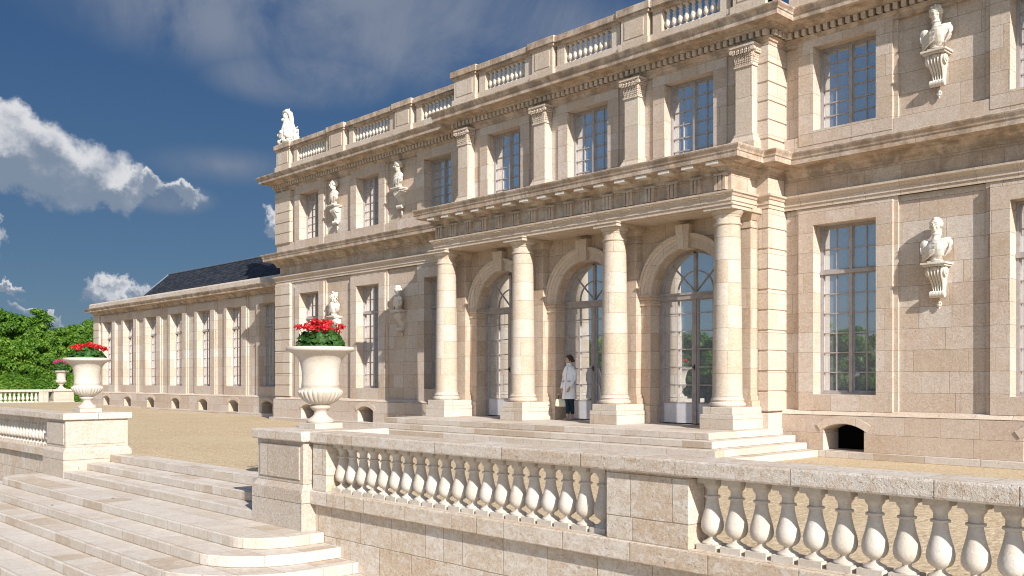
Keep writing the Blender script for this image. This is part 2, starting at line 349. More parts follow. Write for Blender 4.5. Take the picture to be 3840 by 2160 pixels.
def slate():
    m,t,b,o=newmat('slate_roof'); g=t.node('ShaderNodeNewGeometry'); x,y,z=t.sep(g.outputs['Position'])
    h=.11; r=t.m('DIVIDE',z,h); row=t.m('FLOOR',r); fv=t.m('FRACT',r); uu=t.m('ADD',t.m('DIVIDE',x,.22),t.m('MULTIPLY',t.m('MODULO',row,2),.5)); fu=t.m('FRACT',uu)
    rnd=t.wn(t.comb(t.m('FLOOR',uu),row,0)); c=t.ramp(rnd,[(0,(.022,.025,.031)),(.5,(.032,.035,.043)),(.9,(.05,.053,.062))])
    d=t.m('MINIMUM',t.m('MULTIPLY',fu,.22),t.m('MULTIPLY',fv,h)); J=t.mr(d,.004,.02,1,0); c=t.mix(J,c,(.012,.013,.018)); t.L.new(c,b.inputs['Base Color']); b.inputs['Roughness'].default_value=.65; b.inputs['Specular IOR Level'].default_value=.2
    bp=t.node('ShaderNodeBump'); bp.inputs['Distance'].default_value=.02; bp.inputs['Strength'].default_value=.8; t.L.new(t.m('SUBTRACT',rnd,t.m('MULTIPLY',J,2)),bp.inputs['Height']); t.L.new(bp.outputs[0],b.inputs['Normal']); return m
M_SLATE=slate()
def gravel():
    m,t,b,o=newmat('gravel_court'); g=t.node('ShaderNodeNewGeometry'); p=g.outputs['Position']
    v=t.node('ShaderNodeTexVoronoi'); v.inputs['Scale'].default_value=38; t.L.new(p,v.inputs['Vector']); cr=t.sep(v.outputs['Color'])[0]
    c=t.ramp(cr,[(0,(.36,.255,.145)),(.4,(.51,.39,.24)),(.7,(.58,.465,.31)),(1,(.67,.57,.42))])
    c=t.mix(t.mr(t.noise(p,.35,4),.35,.7,0,.45),c,(.60,.49,.34)); c=t.mix(t.mr(t.noise(t.vm('MULTIPLY',p,(.35,3,1)),2.3,5,.6),.45,.75,0,.4),c,(.42,.31,.18))
    t.L.new(c,b.inputs['Base Color']); b.inputs['Roughness'].default_value=.95; b.inputs['Specular IOR Level'].default_value=.1
    bp=t.node('ShaderNodeBump'); bp.inputs['Distance'].default_value=.03; bp.inputs['Strength'].default_value=.8; t.L.new(t.m('ADD',cr,t.m('MULTIPLY',t.noise(p,9,5),1.5)),bp.inputs['Height']); t.L.new(bp.outputs[0],b.inputs['Normal']); return m
M_GRAV=gravel()
M_GRASS=simple('lawn_grass',(.05,.09,.025),.9,.1,.4,1.5,.5,30)
def leafmat(name,c0,c1,c2,scale=1.2,tr=.35):
    m,t,b,o=newmat(name); g=t.node('ShaderNodeNewGeometry'); oi=t.node('ShaderNodeObjectInfo')
    n=t.noise(g.outputs['Position'],scale,3,.6); rr=g.outputs['Random Per Island']
    f=t.m('ADD',t.m('MULTIPLY',n,.55),t.m('ADD',t.m('MULTIPLY',rr,.4),t.m('MULTIPLY',oi.outputs['Random'],.15)))
    c=t.ramp(f,[(.25,c0),(.55,c1),(.85,c2)]); t.L.new(c,b.inputs['Base Color']); b.inputs['Roughness'].default_value=.5; b.inputs['Specular IOR Level'].default_value=.35
    tl=t.node('ShaderNodeBsdfTranslucent'); t.L.new(t.mix(1,c,(1.3,1.5,.6),'MULTIPLY'),tl.inputs[0]); mx=t.node('ShaderNodeMixShader'); mx.inputs[0].default_value=tr
    t.L.new(b.outputs[0],mx.inputs[1]); t.L.new(tl.outputs[0],mx.inputs[2]); t.L.new(mx.outputs[0],o.inputs[0]); return m
M_LEAF=leafmat('tree_foliage',(.03,.085,.008),(.10,.225,.02),(.27,.38,.05),.9,.42)
M_ULEAF=leafmat('geranium_leaves',(.015,.05,.008),(.035,.105,.015),(.08,.17,.03),9,.25)
M_RED=leafmat('red_petals',(.34,.005,.012),(.55,.010,.016),(.68,.04,.04),30,.2)
M_PINK=leafmat('magenta_petals',(.38,.02,.12),(.60,.04,.22),(.75,.12,.32),30,.2)
M_BARK=simple('bark',(.10,.07,.045),.95,.1,.35,8,.6,20)
M_COAT=simple('white_wool_coat',(.86,.86,.87),.85,.1,.05,30,.3,90)
M_TROUS=simple('navy_trousers',(.018,.035,.055),.8,.2,.2,20,.2)
M_SKIN=simple('skin',(.55,.33,.23),.5,.35,.08,10)
M_HAIR=simple('brown_hair',(.045,.02,.012),.45,.4,.3,40,.4,90)
M_SHOE=simple('beige_shoe_leather',(.38,.33,.26),.45,.4,.08)
M_BAG=simple('cream_leather',(.62,.58,.44),.45,.4,.08,6,.15)
M_BAGH=simple('dark_strap_leather',(.08,.06,.05),.45,.4,.1)
M_SOIL=simple('potting_soil',(.05,.035,.02),.95,.1,.3,12,.5)
M_DIRT=simple('dry_leaf',(.22,.13,.05),.8,.2,.3)
M_LAMP=simple('grey_metal',(.3,.3,.3),.4,.5,.1,metal=.6)

# ------------------------------------------------------------------ ground
def gz(x): return 0 if x>-22 else min(.2,(-22-x)/34*.2)
def struct(mb,name,mat,**k): return tag(mb.build(name,mat,**k),kind='structure')
mb=MB(); xs=[60,20,0,-22,-33,-45,-56,-64.4]
ys=[7.3,8.3,12,15,19,25,40]
xs=[60,20,0,-12.8,-21.2,-22,-33,-45,-56,-64.4]
for i in range(len(xs)-1):
    for j in range(len(ys)-1):
        a,b=xs[i],xs[i+1]
        if b==-21.2 and j==0: continue
        mb.face([(b,ys[j],gz(b)),(a,ys[j],gz(a)),(a,ys[j+1],gz(a)),(b,ys[j+1],gz(b))])
struct(mb,'gravel_court_ground',M_GRAV)
mb=MB(); mb.face([(-2500,-2500,-1.66),(2500,-2500,-1.66),(2500,2500,-1.66),(-2500,2500,-1.66)]); struct(mb,'ground',M_GRASS)
mb=MB(); mb.face([(-60,-9,-1.65),(45,-9,-1.65),(45,7.0,-1.65),(-60,7.0,-1.65)]); struct(mb,'lower_terrace_paving',stone('terrace_paving_stone',C2,w=.9,h=.6,stain=.3,grain=.6))
mb=MB(); mb.face([(-420,7.0,-.03),(-64.4,7.0,-.03),(-64.4,320,-.03),(-420,320,-.03)]); mb.face([(-420,7,-.03),(-64.4,7,-.03),(-64.4,7,-1.66),(-420,7,-1.66)]); struct(mb,'lawn',M_GRASS)

# ------------------------------------------------------------------ palace
YW=18.9; YP=18.22; YQ=18.25; SP=.11
palace=thing('palace','two-storey honey limestone palace with columned entrance porch and roof balustrade','palace',(-16.4,18.9,0))
wins=[]
def window(w,h,rows,transom,key,cache={}):
    """window frame mesh, front-left-bottom at origin, pane child"""
    if key in cache: return cache[key]
    f=MB(); o=.055
    f.box(0,o,0,.09,0,h); f.box(w-o,w,0,.09,0,h); f.box(o,w-o,0,.09,0,o*.9); f.box(o,w-o,0,.09,h-o,h)
    cx=w/2; f.box(cx-.035,cx+.035,-.02,.08,o*.9,h-o)
    secs=[(o*.9,h-o,rows)]
    if transom: secs=[(o*.9,transom-.04,rows),(transom+.04,h-o,2)]; f.box(0.002,w-.002,-.035,.085,transom-.04,transom+.04)
    for a,b in ((o,cx-.035),(cx+.035,w-o)):
        for z0,z1,n in secs:
            m=(a+b)/2; f.box(a,a+.02,.015,.075,z0,z1); f.box(b-.02,b,.015,.075,z0,z1); f.box(m-.012,m+.012,.025,.07,z0,z1)
            f.box(a+.03,b-.03,.015,.075,z0,z0+.035)
            for i in range(1,n+1):
                zz=z0+(z1-z0)*i/n; f.box(a+.03,b-.03,.02,.072,zz-.013-(.012 if i==n else 0),zz+.013-(.014 if i==n else 0))
    fr=f.build('window',M_FRAME,loc=(0,0,0)); g=MB(); g.face([(.03,.05,.03),(w-.03,.05,.03),(w-.03,.05,h-.03),(.03,.05,h-.03)])
    gl=g.build('pane',M_GLASS,loc=(0,0,0)); gl.parent=fr; cache[key]=fr; fr['used']=0
    return fr
def put_window(root,x,y,z,w,h,rows,transom,key):
    p=window(w,h,rows,transom,key)
    if p['used']: p2=copy_tree(p)
    else: p2=p
    p['used']=1; p2.parent=root; p2.location=Vector((x,y,z))-root.location
    return p2
def surround_rects(a,b,z0,z1,sl,sr,sb,st,y,back): return [(a-sl,b+sr,z0-sb,z1+st,y),(a,b,z0,z1,back)]
RW=[(-10.33,-8.92),(-6.33,-4.92),(-2.33,-.92),(1.67,3.08)]
LW=[(-24.02,-22.65),(-27.9,-26.53),(-31.73,-30.37)]
# lower storey
mb=MB(); rc=[]
for a,b in RW: rc+=[(a-.44,b+.44,.95,5.42,18.91)]
for a,b in RW: rc+=surround_rects(a,b,1.34,5.03,.35,.35,.35,.33,18.85,19.3)
relief(mb,-11.05,6,.93,5.42,18.97,rc)
rc=[]
for a,b in LW: rc+=[(a-.44,b+.44,.95,5.42,18.91)]
for a,b in LW: rc+=surround_rects(a,b,1.36,4.97,.35,.35,.38,.34,18.85,19.3)
rc+=[(-33.4,-32.2,.93,5.42,18.9)]
relief(mb,-33.45,-21.6,.93,5.42,18.97,rc)
# frieze between belt and cornice, blocking above cornice, wall over
# upper storey
rc=[(-11.05,6,6.5,7.0,18.86)]
for a,b in RW: rc+=[(a-.44,b+.44,7.0,9.4,18.91)]
for a,b in RW: rc+=surround_rects(a,b,7.09,8.92,.35,.35,.3,.33,18.85,19.3)
relief(mb,-11.05,6,6.4,9.3,18.97,rc)
rc=[(-33.45,-21.6,6.5,6.98,18.86)]
for a,b in LW: rc+=[(a-.44,b+.44,6.95,9.4,18.91)]
for a,b in LW: rc+=surround_rects(a,b,7.0,8.79,.35,.35,.3,.33,18.85,19.3)
relief(mb,-33.45,-21.6,6.4,9.3,18.97,rc)
# side, back and flat roof of the main block
mb.box(-33.44,-33.0,19.0,31,-.2,9.3); mb.box(-33.0,6,30.6,31,-.2,9.3); mb.box(5.6,6.0,19.4,30.6,-.2,9.3)
mb.build('wall',M_ASH,palace)
mb=MB(); mb.box(-33.2,5.9,19.2,30.8,9.35,9.7); mb.build('roof',M_LEAD,palace)
mb=MB(); mb.box(-33.3,-11.1,18.92,19.25,5.42,6.4); mb.box(-11.05,6,18.9,19.25,5.42,6.4); mb.build('frieze',M_FRZ,palace)
# pavilion upper wall
mb=MB(); rc=[]
PW=[(-13.9,-12.5),(-17.1,-15.7),(-20.28,-18.9)]
for a,b in PW: rc+=[(a-.34,b+.36,6.4,9.3,YQ)]
for a,b in PW: rc+=[(a,b,6.8,8.78,18.6)]
relief(mb,-21.55,-11.2,6.4,9.3,18.30,rc)
mb.build('pavilion_wall',M_ASH,palace)
for a,b in RW:
    put_window(palace,a,19.17,1.34,b-a,3.69,6,2.66,'rl'); put_window(palace,a,19.17,7.09,b-a,1.83,6,0,'ru')
for a,b in LW:
    put_window(palace,a,19.17,1.36,b-a,3.61,6,2.66,'ll'); put_window(palace,a,19.17,7.0,b-a,1.79,6,0,'lu')
for a,b in PW: put_window(palace,a,18.5,6.8,1.4,1.98,6,0,'pu')
# plinth with vents and kerb
def plinth(root,x0,x1,vents,y,name='plinth',gh=0,hw=.46):
    mb=MB(); dk=MB(); ring=MB(); cur=x0; vents=sorted(vents)
    edges=[x0]+[(vents[i]+vents[i+1])/2 for i in range(len(vents)-1)]+[x1]
    for i,c in enumerate(vents):
        arch_wall(mb,edges[i],edges[i+1],.15+gh,.9,y,c,hw,.59+gh*.3,.13,.68,n=10)
        mb.face([(c-hw,y-.0,.15+gh),(c+hw,y,.15+gh),(c+hw,y+.68,.15+gh),(c-hw,y+.68,.15+gh)])
        dk=MB(); ring=MB(); dk.face([(c-hw,y+.68,.1),(c+hw,y+.68,.1),(c+hw,y+.68,.75),(c-hw,y+.68,.75)])  # near-black sheet closing the vent, its colour standing in for the unlit cellar
        rr=(hw*hw+.13**2)/2/.13; a=math.asin(hw/rr); zc=.59+gh*.3+.13-rr
        arch_ring(ring,c,zc,y,[(rr+.012,0),(rr+.012,.022),(rr+.17,.022),(rr+.17,0)],PI/2-a*1.12,PI/2+a*1.12,14); ring.build('vent_arch',M_TRIM,root); dk.build('cellar_shade_sheet',M_DARK,root)
    if not vents: mb.box(x0,x1,y,y+.3,0,.9)
    mb.face([(x0,y,.9),(x1,y,.9),(x1,y+.3,.9),(x0,y+.3,.9)])
    mb.build(name,M_ASH,root)
plinth(palace,-11.05,6,[-9.58,-5.6,-1.6,2.4],18.74)
plinth(palace,-33.5,-21.6,[-30.95,-27.17,-23.3],18.74)
mb=MB(); mb.box(-11.05,6.0,18.67,18.95,-.3,.145); mb.build('kerb',M_PSTEP,palace,bevel=.012)
mb=MB(); mb.box(-33.6,-21.6,18.6,18.95,-.3,.19); mb.build('kerb',M_PSTEP,palace,bevel=.012)
PATH=[(6,YW),(-11.07,YW),(-11.07,YQ),(-21.63,YQ),(-21.63,YW),(-33.45,YW),(-33.45,31)]
PATHC=[(6,YW),(-11.07,YW),(-11.07,YQ),(-11.36,YQ),(-11.36,17.25),(-21.42,17.25),(-21.42,YQ),(-21.63,YQ),(-21.63,YW),(-33.45,YW),(-33.45,31)]
mb=MB()
moulding(mb,[(6,18.9),(-11.07,18.9)],[(.16,.89),(.16,.91),(.10,.935),(.04,.985),(-.06,1.0)]); mb.build('plinth_moulding',M_TRIM,palace); mb=MB(); moulding(mb,[(-21.63,18.9),(-33.45,18.9)],[(.16,.89),(.16,.91),(.10,.935),(.04,.985),(-.06,1.0)]); mb.build('plinth_moulding',M_TRIM,palace)
# belt course
BELT=[(-.1,5.42),(.035,5.42),(.035,5.50),(.06,5.505),(.06,5.60),(.085,5.61),(.10,5.65),(.14,5.675),(.145,5.715),(.02,5.745),(-.1,5.75)]
mb=MB(); moulding(mb,PATHC,BELT); mb.build('belt_course',M_TRIM,palace)
# first-floor cornice
COR=[(-.1,6.10),(.03,6.10),(.035,6.15),(.07,6.165),(.075,6.20),(.10,6.24),(.15,6.27),(.155,6.295),(.20,6.31),(.42,6.33),(.425,6.435),(.445,6.45),(.455,6.49),(.49,6.545),(.50,6.575),(.49,6.59),(0,6.64),(-.3,6.64)]
mb=MB(); moulding(mb,PATHC,COR); mb.build('floor_cornice',M_CORN,palace)
# top cornice with dentils
TOP=[(-.1,9.02),(.03,9.02),(.035,9.08),(.07,9.10),(.085,9.145),(.12,9.16),(.125,9.175),(.05,9.18),(.05,9.31),(.20,9.32),(.22,9.345),(.27,9.375),(.28,9.40),(.54,9.415),(.545,9.52),(.565,9.53),(.575,9.565),(.62,9.62),(.63,9.65),(.61,9.665),(.1,9.74),(-.3,9.74)]
mb=MB(); moulding(mb,PATH,TOP); mb.build('top_cornice',M_CORN,palace)
mb=MB()
def dent(xa,xb,y,n):
    st=(xb-xa)/n
    for i in range(n): mb.box(xa+st*(i+.2),xa+st*(i+.76),y-.195,y-.04,9.185,9.312)
dent(-11.0+.1,6,YW,100); dent(-21.63-.1,-11.07+.1,YQ,64); dent(-33.45-.1,-21.63-.2,YW,70)
for i in range(4):
    yy=YQ-.02+i*.165; mb.box(-10.98,-10.885,yy,yy+.1,9.195,9.312)
mb.build('dentil_band',M_TRIM,palace)
# rusticated quoins
def quoin(x0,x1,y0,y1,z0,z1,n,mb):
    h=(z1-z0)/n
    mb.box(x0+.025,x1-.025,y0+.025,y1,z0,z1)
    for i in range(n): mb.box(x0,x1,y0,y1+.001,z0+h*i+.018,z0+h*(i+1)-.018)
for (x0,x1,y0,y1) in [(-11.42,-11.05,YQ-.02,19.0),(-21.65,-21.28,YQ-.02,19.0)]:
    q=MB(); quoin(x0,x1,y0,y1,.95,5.43,10,q); quoin(x0,x1,y0,y1,6.95,9.04,5,q); q.box(x0-.01,x1+.02,y0-.03,y1,6.55,6.93); q.box(x0-.01,x1+.03,y0-.05,y1,.0,.93); q.box(x0+.01,x1-.01,y0+.01,y1,5.4,6.2)
    q.build('quoin',M_TRIM,palace,bevel=.012)
q=MB(); quoin(-33.49,-32.36,18.80,19.1,1.0,5.42,10,q); quoin(-33.49,-32.36,18.80,19.1,6.98,9.03,5,q); q.build('quoin',M_TRIM,palace,bevel=.012)
# pavilion upper pilasters
def capital(mb,cx,y,z0,z1,w,d):
    """leafy composite capital on a pilaster whose face is at y"""
    hw=w/2; H=z1-z0
    mb.box(cx-hw-.025,cx+hw+.025,y-.03,y+d,z0-.035,z0); mb.taper((cx-hw,cx+hw,y,y+d,z0),(cx-hw-.05,cx+hw+.05,y-.05,y+d,z1-.08))
    mb.box(cx-hw-.1,cx+hw+.1,y-.11,y+d,z1-.055,z1); mb.box(cx-hw-.075,cx+hw+.075,y-.085,y+d,z1-.085,z1-.055)
    n=5
    for side in (0,1):
        m=n if side==0 else 3
        for i in range(m):
            f=(i+.5)/m
            for k in range(7):
                t=k/7; zz=z0+t*(H-.1); out=.012+.05*t+(.035 if k>4 else 0); lw=(w/n)*.42*(1-.25*abs(t-.4))
                if side==0:
                    c=cx-hw+w*f+(f-.5)*.1*t; mb.box(c-lw,c-.006,y-out-.012,y,zz,zz+(H-.1)/7-.008); mb.box(c+.006,c+lw,y-out-.012,y,zz+.012,zz+(H-.1)/7+.004)
                else:
                    c=y+d*f*.8; mb.box(cx+hw,cx+hw+out+.012,c-.03,c+.03,zz,zz+(H-.1)/7-.008)
    for sx in (-1,1):
        mb.tube([(cx+sx*(hw+.055),y-.10,z1-.12),(cx+sx*(hw+.055),y-.02,z1-.12)],.05,10)
PX=[-11.55,-14.74,-17.94,-21.12]
for c in PX:
    s=MB(); w=.43; y=18.03
    s.box(c-w/2,c+w/2,y,18.4,7.1,8.6); s.box(c-w/2-.03,c+w/2+.03,y-.03,18.4,7.06,7.1); s.taper((c-w/2-.1,c+w/2+.1,y-.1,18.4,6.9),(c-w/2-.03,c+w/2+.03,y-.03,18.4,7.06)); s.box(c-w/2-.12,c+w/2+.12,y-.12,18.4,6.55,6.9)
    pl=s.build('upper_pilaster',M_TRIM,palace,bevel=.006); k=MB(); capital(k,c,y,8.62,9.06,w,.25); k.build('capital',M_TRIM,pl)
# porch: arched wall behind the columns
AX=[-13.2,-16.4,-19.6]; HW=1.05; ZS=3.71
mb=MB(); ed=[-11.3,-14.8,-18.0,-21.5]
for i,c in enumerate(AX): arch_wall(mb,ed[i+1],ed[i],.59,5.5,YP,c,HW,ZS,HW,.4,n=28)
mb.face([(-21.5,YP,.0),(-11.3,YP,.0),(-11.3,YP,.6),(-21.5,YP,.6)])
mb.build('porch_wall',M_PORCH,palace)
for c in AX:
    r=MB(); arch_ring(r,c,ZS+.01,YP,[(HW+.001,0),(HW+.001,.05),(HW+.10,.05),(HW+.10,.065),(HW+.2,.065),(HW+.2,.08),(HW+.25,.10),(HW+.27,.14),(HW+.33,.145),(HW+.33,0)],0,PI,36); r.build('archivolt',M_TRIM,palace)
    r=MB(); r.taper((c-.15,c+.13,YP-.17,YP+.2,ZS+HW-.02),(c-.22,c+.2,YP-.22,YP+.2,5.3)); r.build('keystone',M_TRIM,palace,bevel=.01)
    for sx in (-1,1):
        r=MB()
        xa,xb=(c-HW-.29,c-HW) if sx<0 else (c+HW,c+HW+.29)
        ia,ib=(xa-.05,xb) if sx<0 else (xa,xb+.05)
        i2=(xb-.001,xb+.04) if sx<0 else (xa-.04,xa+.001)
        r.box(xa,xb,YP-.06,YP+.01,1.05,3.46)
        for o_,z0,z1 in ((.08,3.46,3.52),(.06,3.52,3.6),(.10,3.6,3.655),(.125,3.655,3.715)):
            r.box(ia-(o_-.08 if sx<0 else 0),ib+(0 if sx<0 else o_-.08),YP-o_-.02,YP+.4,z0,z1); 
            if sx<0: r.box(xb-.01,xb+o_*.45,YP-o_-.018,YP+.34,z0+.001,z1-.001)
            else: r.box(xa-o_*.45,xa+.01,YP-o_-.018,YP+.34,z0+.001,z1-.001)
        r.box(xa-(.02 if sx<0 else 0),xb+(.0 if sx<0 else .02),YP-.085,YP+.01,.59,1.05)
        r.build('arch_pier',M_PORCH,palace,bevel=.006)
# doors
def door(cx,y):
    z0=.59; d=MB(); pn=MB(); w=HW
    d.box(cx-w,cx-w+.09,y,y+.12,z0,ZS); d.box(cx+w-.09,cx+w,y,y+.12,z0,ZS)
    d.box(cx-w,cx+w,y-.05,y+.1,ZS-.13,ZS+.02); d.box(cx-w,cx+w,y-.07,y,ZS-.02,ZS+.03)
    d.box(cx-.045,cx+.045,y-.02,y+.09,z0+.02,ZS-.13); d.box(cx-.04,cx+.04,y,y+.09,ZS+.02,ZS+w-.05)
    arch_ring(d,cx,ZS,y+.12,[(w-.09,0),(w-.09,.12),(w,.12),(w,0)],0,PI,36)
    arch_ring(d,cx,ZS+.03,y+.08,[(.50,0),(.50,.06),(.53,.06),(.53,0)],0,PI,24)
    for a in (R(45),R(135)):
        dx,dz=math.cos(a),math.sin(a); px,pz=-dz*.014,dx*.014
        for s0,s1 in ((.03,w-.06),):
            A1=(cx+dx*s0,ZS+.03+dz*s0); B1=(cx+dx*s1,ZS+.03+dz*s1)
            P=[(A1[0]-px,A1[1]-pz),(B1[0]-px,B1[1]-pz),(B1[0]+px,B1[1]+pz),(A1[0]+px,A1[1]+pz)]
            b=len(d.v); d.v+=[(u,y+.015,v) for u,v in P]+[(u,y+.075,v) for u,v in P]
            for f in ((0,1,2,3),(4,5,6,7),(0,1,5,4),(1,2,6,5),(2,3,7,6),(3,0,4,7)): d.f.append([b+i for i in f])
    fr=d.build('door',M_DFRAME,palace)
    lf=MB()
    for a,b in ((cx-w+.09,cx-.045),(cx+.045,cx+w-.09)):
        lf.box(a,a+.05,y+.005,y+.075,z0+.03,ZS-.13); lf.box(b-.05,b,y+.005,y+.075,z0+.03,ZS-.13)
        m=(a+b)/2; lf.box(m-.013,m+.013,y+.01,y+.07,1.1,ZS-.13)
        pn.box(a+.05,b-.05,y+.01,y+.07,z0+.03,1.09)
        for i in range(0,6): zz=1.1+.43*i; lf.box(a+.05,b-.05,y+.008,y+.072,zz-.014,zz+.014)
        lf.box(a+.05,b-.05,y+.006,y+.074,ZS-.16,ZS-.13)
    lf.build('door_leaf',M_FRAME,fr); pn.build('kick_panel',M_DPANEL,fr)
    g=MB(); g.face([(cx-w,y+.04,1.08),(cx+w,y+.04,1.08),(cx+w,y+.04,ZS)]+[(cx+w*math.cos(PI*i/24),y+.04,ZS+w*math.sin(PI*i/24)) for i in range(1,24)]+[(cx-w,y+.04,ZS)]); g.build('pane',M_GLASS,fr)
    h=MB(); h.lathe(cx,y-.06,[(.012,1.93),(.028,1.94),(.03,1.96),(.02,1.985)],10); h.tube([(cx,y-.06,1.95),(cx,y,1.95)],.012,8); h.box(cx-.012,cx+.012,y-.035,y-.02,1.88,2.02); h.build('door_handle',M_BRONZE,fr)
for c in AX: door(c,18.52)
# columns with pedestals and wall pilasters
def column(c):
    cy=17.47; p=MB()
    p.box(c-.43,c+.43,cy-.43,YP,.59,.91); p.box(c-.385,c+.385,cy-.385,YP,.91,1.07)
    s=MB(); prof=[(.36,1.07),(.385,1.09),(.395,1.12),(.385,1.155),(.36,1.17),(.345,1.18),(.345,1.195),(.352,1.20),(.36,1.22),(.352,1.245),(.338,1.25),(.335,1.27),(.325,1.30),(.32,1.36)]
    for i in range(1,13): t=i/12; prof.append((.32-.045*t**1.6,1.36+3.64*t))
    prof+=[(.278,5.0),(.30,5.01),(.305,5.03),(.30,5.05),(.278,5.055),(.275,5.17),(.29,5.18),(.295,5.20),(.30,5.215),(.32,5.25),(.345,5.285),(.355,5.31),(.2,5.315)]
    s.lathe(c,cy,prof,40)
    o=s.build('column',M_COL,palace,auto=True)
    a=MB(); a.box(c-.37,c+.37,cy-.37,cy+.37,5.315,5.39); a.box(c-.395,c+.395,cy-.395,cy+.395,5.39,5.425); a.build('abacus',M_TRIM,o,bevel=.004)
    p.build('column_pedestal',M_COL,o,bevel=.01)
    w=MB(); y=17.98; w.box(c-.26,c+.26,y,YP+.01,1.3,5.0); w.box(c-.30,c+.30,y-.04,YP,1.2,1.3); w.box(c-.35,c+.35,y-.09,YP,1.07,1.2)
    w.box(c-.28,c+.28,y-.02,YP,5.0,5.06); w.box(c-.26,c+.26,y,YP,5.06,5.17); w.taper((c-.28,c+.28,y-.02,YP,5.17),(c-.36,c+.36,y-.1,YP,5.31)); w.box(c-.39,c+.39,y-.13,YP,5.31,5.424)
    w.build('wall_pilaster',M_PORCH,palace,bevel=.006)
CX=[-11.6,-14.8,-18.0,-21.2]
for c in CX: column(c)
# entablature of the porch
e=MB(); e.box(-21.42,-11.36,17.25,YP+.05,5.425,6.3); e.build('entablature',M_FRZ,palace)
e=MB(); e.box(-21.40,-11.38,17.3,18.6,5.4,5.424); e.build('porch_ceiling',M_TRIM,palace)
e=MB(); e.box(-21.8,-11.0,16.8,18.3,6.55,6.60); e.build('porch_roof',M_CORN,palace)
mu=MB(); x=-11.59; mu.box(x-.14,x+.14,16.87,17.12,6.255,6.325); mu.box(x-.15,x+.15,16.855,16.875,6.25,6.315)
tr=MB(); tr.box(x-.155,x+.155,17.15,17.26,6.06,6.105)
for k in (-1,0,1): tr.taper((x+k*.1-.042,x+k*.1+.042,17.16,17.26,5.75),(x+k*.1-.034,x+k*.1+.034,17.16,17.26,6.06))
tr.box(x-.145,x+.145,17.225,17.26,5.75,6.06); gt=MB(); gt.box(x-.13,x+.13,17.122,17.17,5.636,5.668)
for o in (mu.build('mutule',M_STAT,palace),tr.build('triglyph',M_FRZ,palace),gt.build('guttae_strip',M_FRZ,palace)):
    for i in range(1,16): c=o.copy(); sc.collection.objects.link(c); c.location.x=-.64*i
# roof balustrade
def bal_profile(s,h0,h1,r):
    pr=[(.092,.06),(.093,.072),(.085,.082),(.062,.09),(.036,.11),(.033,.122),(.040,.134),(.066,.148),(.088,.17),(.100,.20),(.1035,.225),(.1015,.255),(.094,.29),(.082,.33),(.070,.375),(.060,.42),(.054,.46),(.053,.473),(.071,.48),(.073,.488),(.071,.497),(.053,.503),(.051,.545),(.058,.562),(.074,.58),(.077,.595),(.077,.607)]
    return [(q/.1035*r,h0+(h1-h0)*(t-.06)/.547) for q,t in pr]
def baluster_mesh(r,h,plinth=.075,ab=.05,n=18):
    mb=MB(); a=r*1.0; mb.box(-a,a,-a,a,0,plinth); mb.box(-a*.93,a*.93,-a*.93,a*.93,h-ab,h); mb.lathe(0,0,bal_profile(1,plinth,h-ab,r),n); return mb
rb=thing_parent=None
def roof_bal(name,y,pedz,zones,x0,x1,root):
    base=MB(); base.box(x0+.03,x1-.03,y,y+.32,9.7,10.04)
    bal=base.build(name,M_TRIM,root,bevel=.008)
    rail=MB()
    for a,b in zones+[]:
        rail.box(a-.3,b+.3,y-.03,y+.33,10.58,10.66); rail.box(a-.3,b+.3,y-.09,y+.38,10.66,10.82)
    for a,b in pedz:
        rail.box(a-.02,b+.02,y-.13,y+.42,10.67,10.85); rail.box(a+.02,b-.02,y-.09,y+.4,10.60,10.67)
    rail.build('rail',M_CORN,bal,bevel=.008)
    for a,b in pedz:
        pd=MB(); pd.box(a+.08,b-.08,y-.05,y+.36,10.0,10.62); pd.box(a+.2,b-.2,y-.065,y,10.08,10.52); pd.box(a+.03,b-.03,y-.1,y+.38,9.7,10.0); pd.build('pedestal_block',M_TRIM,bal,bevel=.008)
    for a,b in zones:
        for q0,q1 in ((a-.28,a),(b,b+.28)): pd=MB(); pd.box(q0,q1,y+.02,y+.3,10.03,10.59); pd.build('end_block',M_TRIM,bal,bevel=.008)
    return bal
rbm=baluster_mesh(.078,.535,.03,.03,14)
proto_rb=None
def add_rb(bal,a,b,y,sp=.187):
    global proto_rb
    n=int((b-a-.1)/sp)+1; st=(b-a)/n
    for i in range(n):
        x=a+st*(i+.5)
        if proto_rb is None: proto_rb=rbm.build('baluster',M_RBAL,loc=(0,0,0),smooth=False,auto=True); o=proto_rb
        else: o=proto_rb.copy(); sc.collection.objects.link(o)
        o.parent=bal; o.location=Vector((x,y+.16,10.04))-palace.location
pz=[(-21.67,-20.55),(-18.35,-17.4),(-15.2,-14.2),(-11.95,-10.98)]; zz=[(-20.25,-18.62),(-17.1,-15.48),(-13.9,-12.25)]
b1=roof_bal('roof_balustrade',18.13,pz,zz,-21.67,-10.98,palace)
for a,b in zz: add_rb(b1,a,b,18.13)
pz=[(-33.3,-32.15),(-29.5,-28.4),(-25.5,-24.45)]; zz=[(-31.75,-29.75),(-27.95,-25.8),(-24.05,-21.95)]
b2=roof_bal('roof_balustrade',18.76,pz,zz,-33.3,-21.65,palace)
for a,b in zz: add_rb(b2,a,b,18.76)
pz=[(-8.2,-7.1),(-4.2,-3.1),(0,1.1)]; zz=[(-10.6,-8.55),(-6.7,-4.6),(-2.7,-.4),(1.5,4.5)]
b3=roof_bal('roof_balustrade',18.76,pz,zz,-10.9,6,palace)
for a,b in zz: add_rb(b3,a,b,18.76)

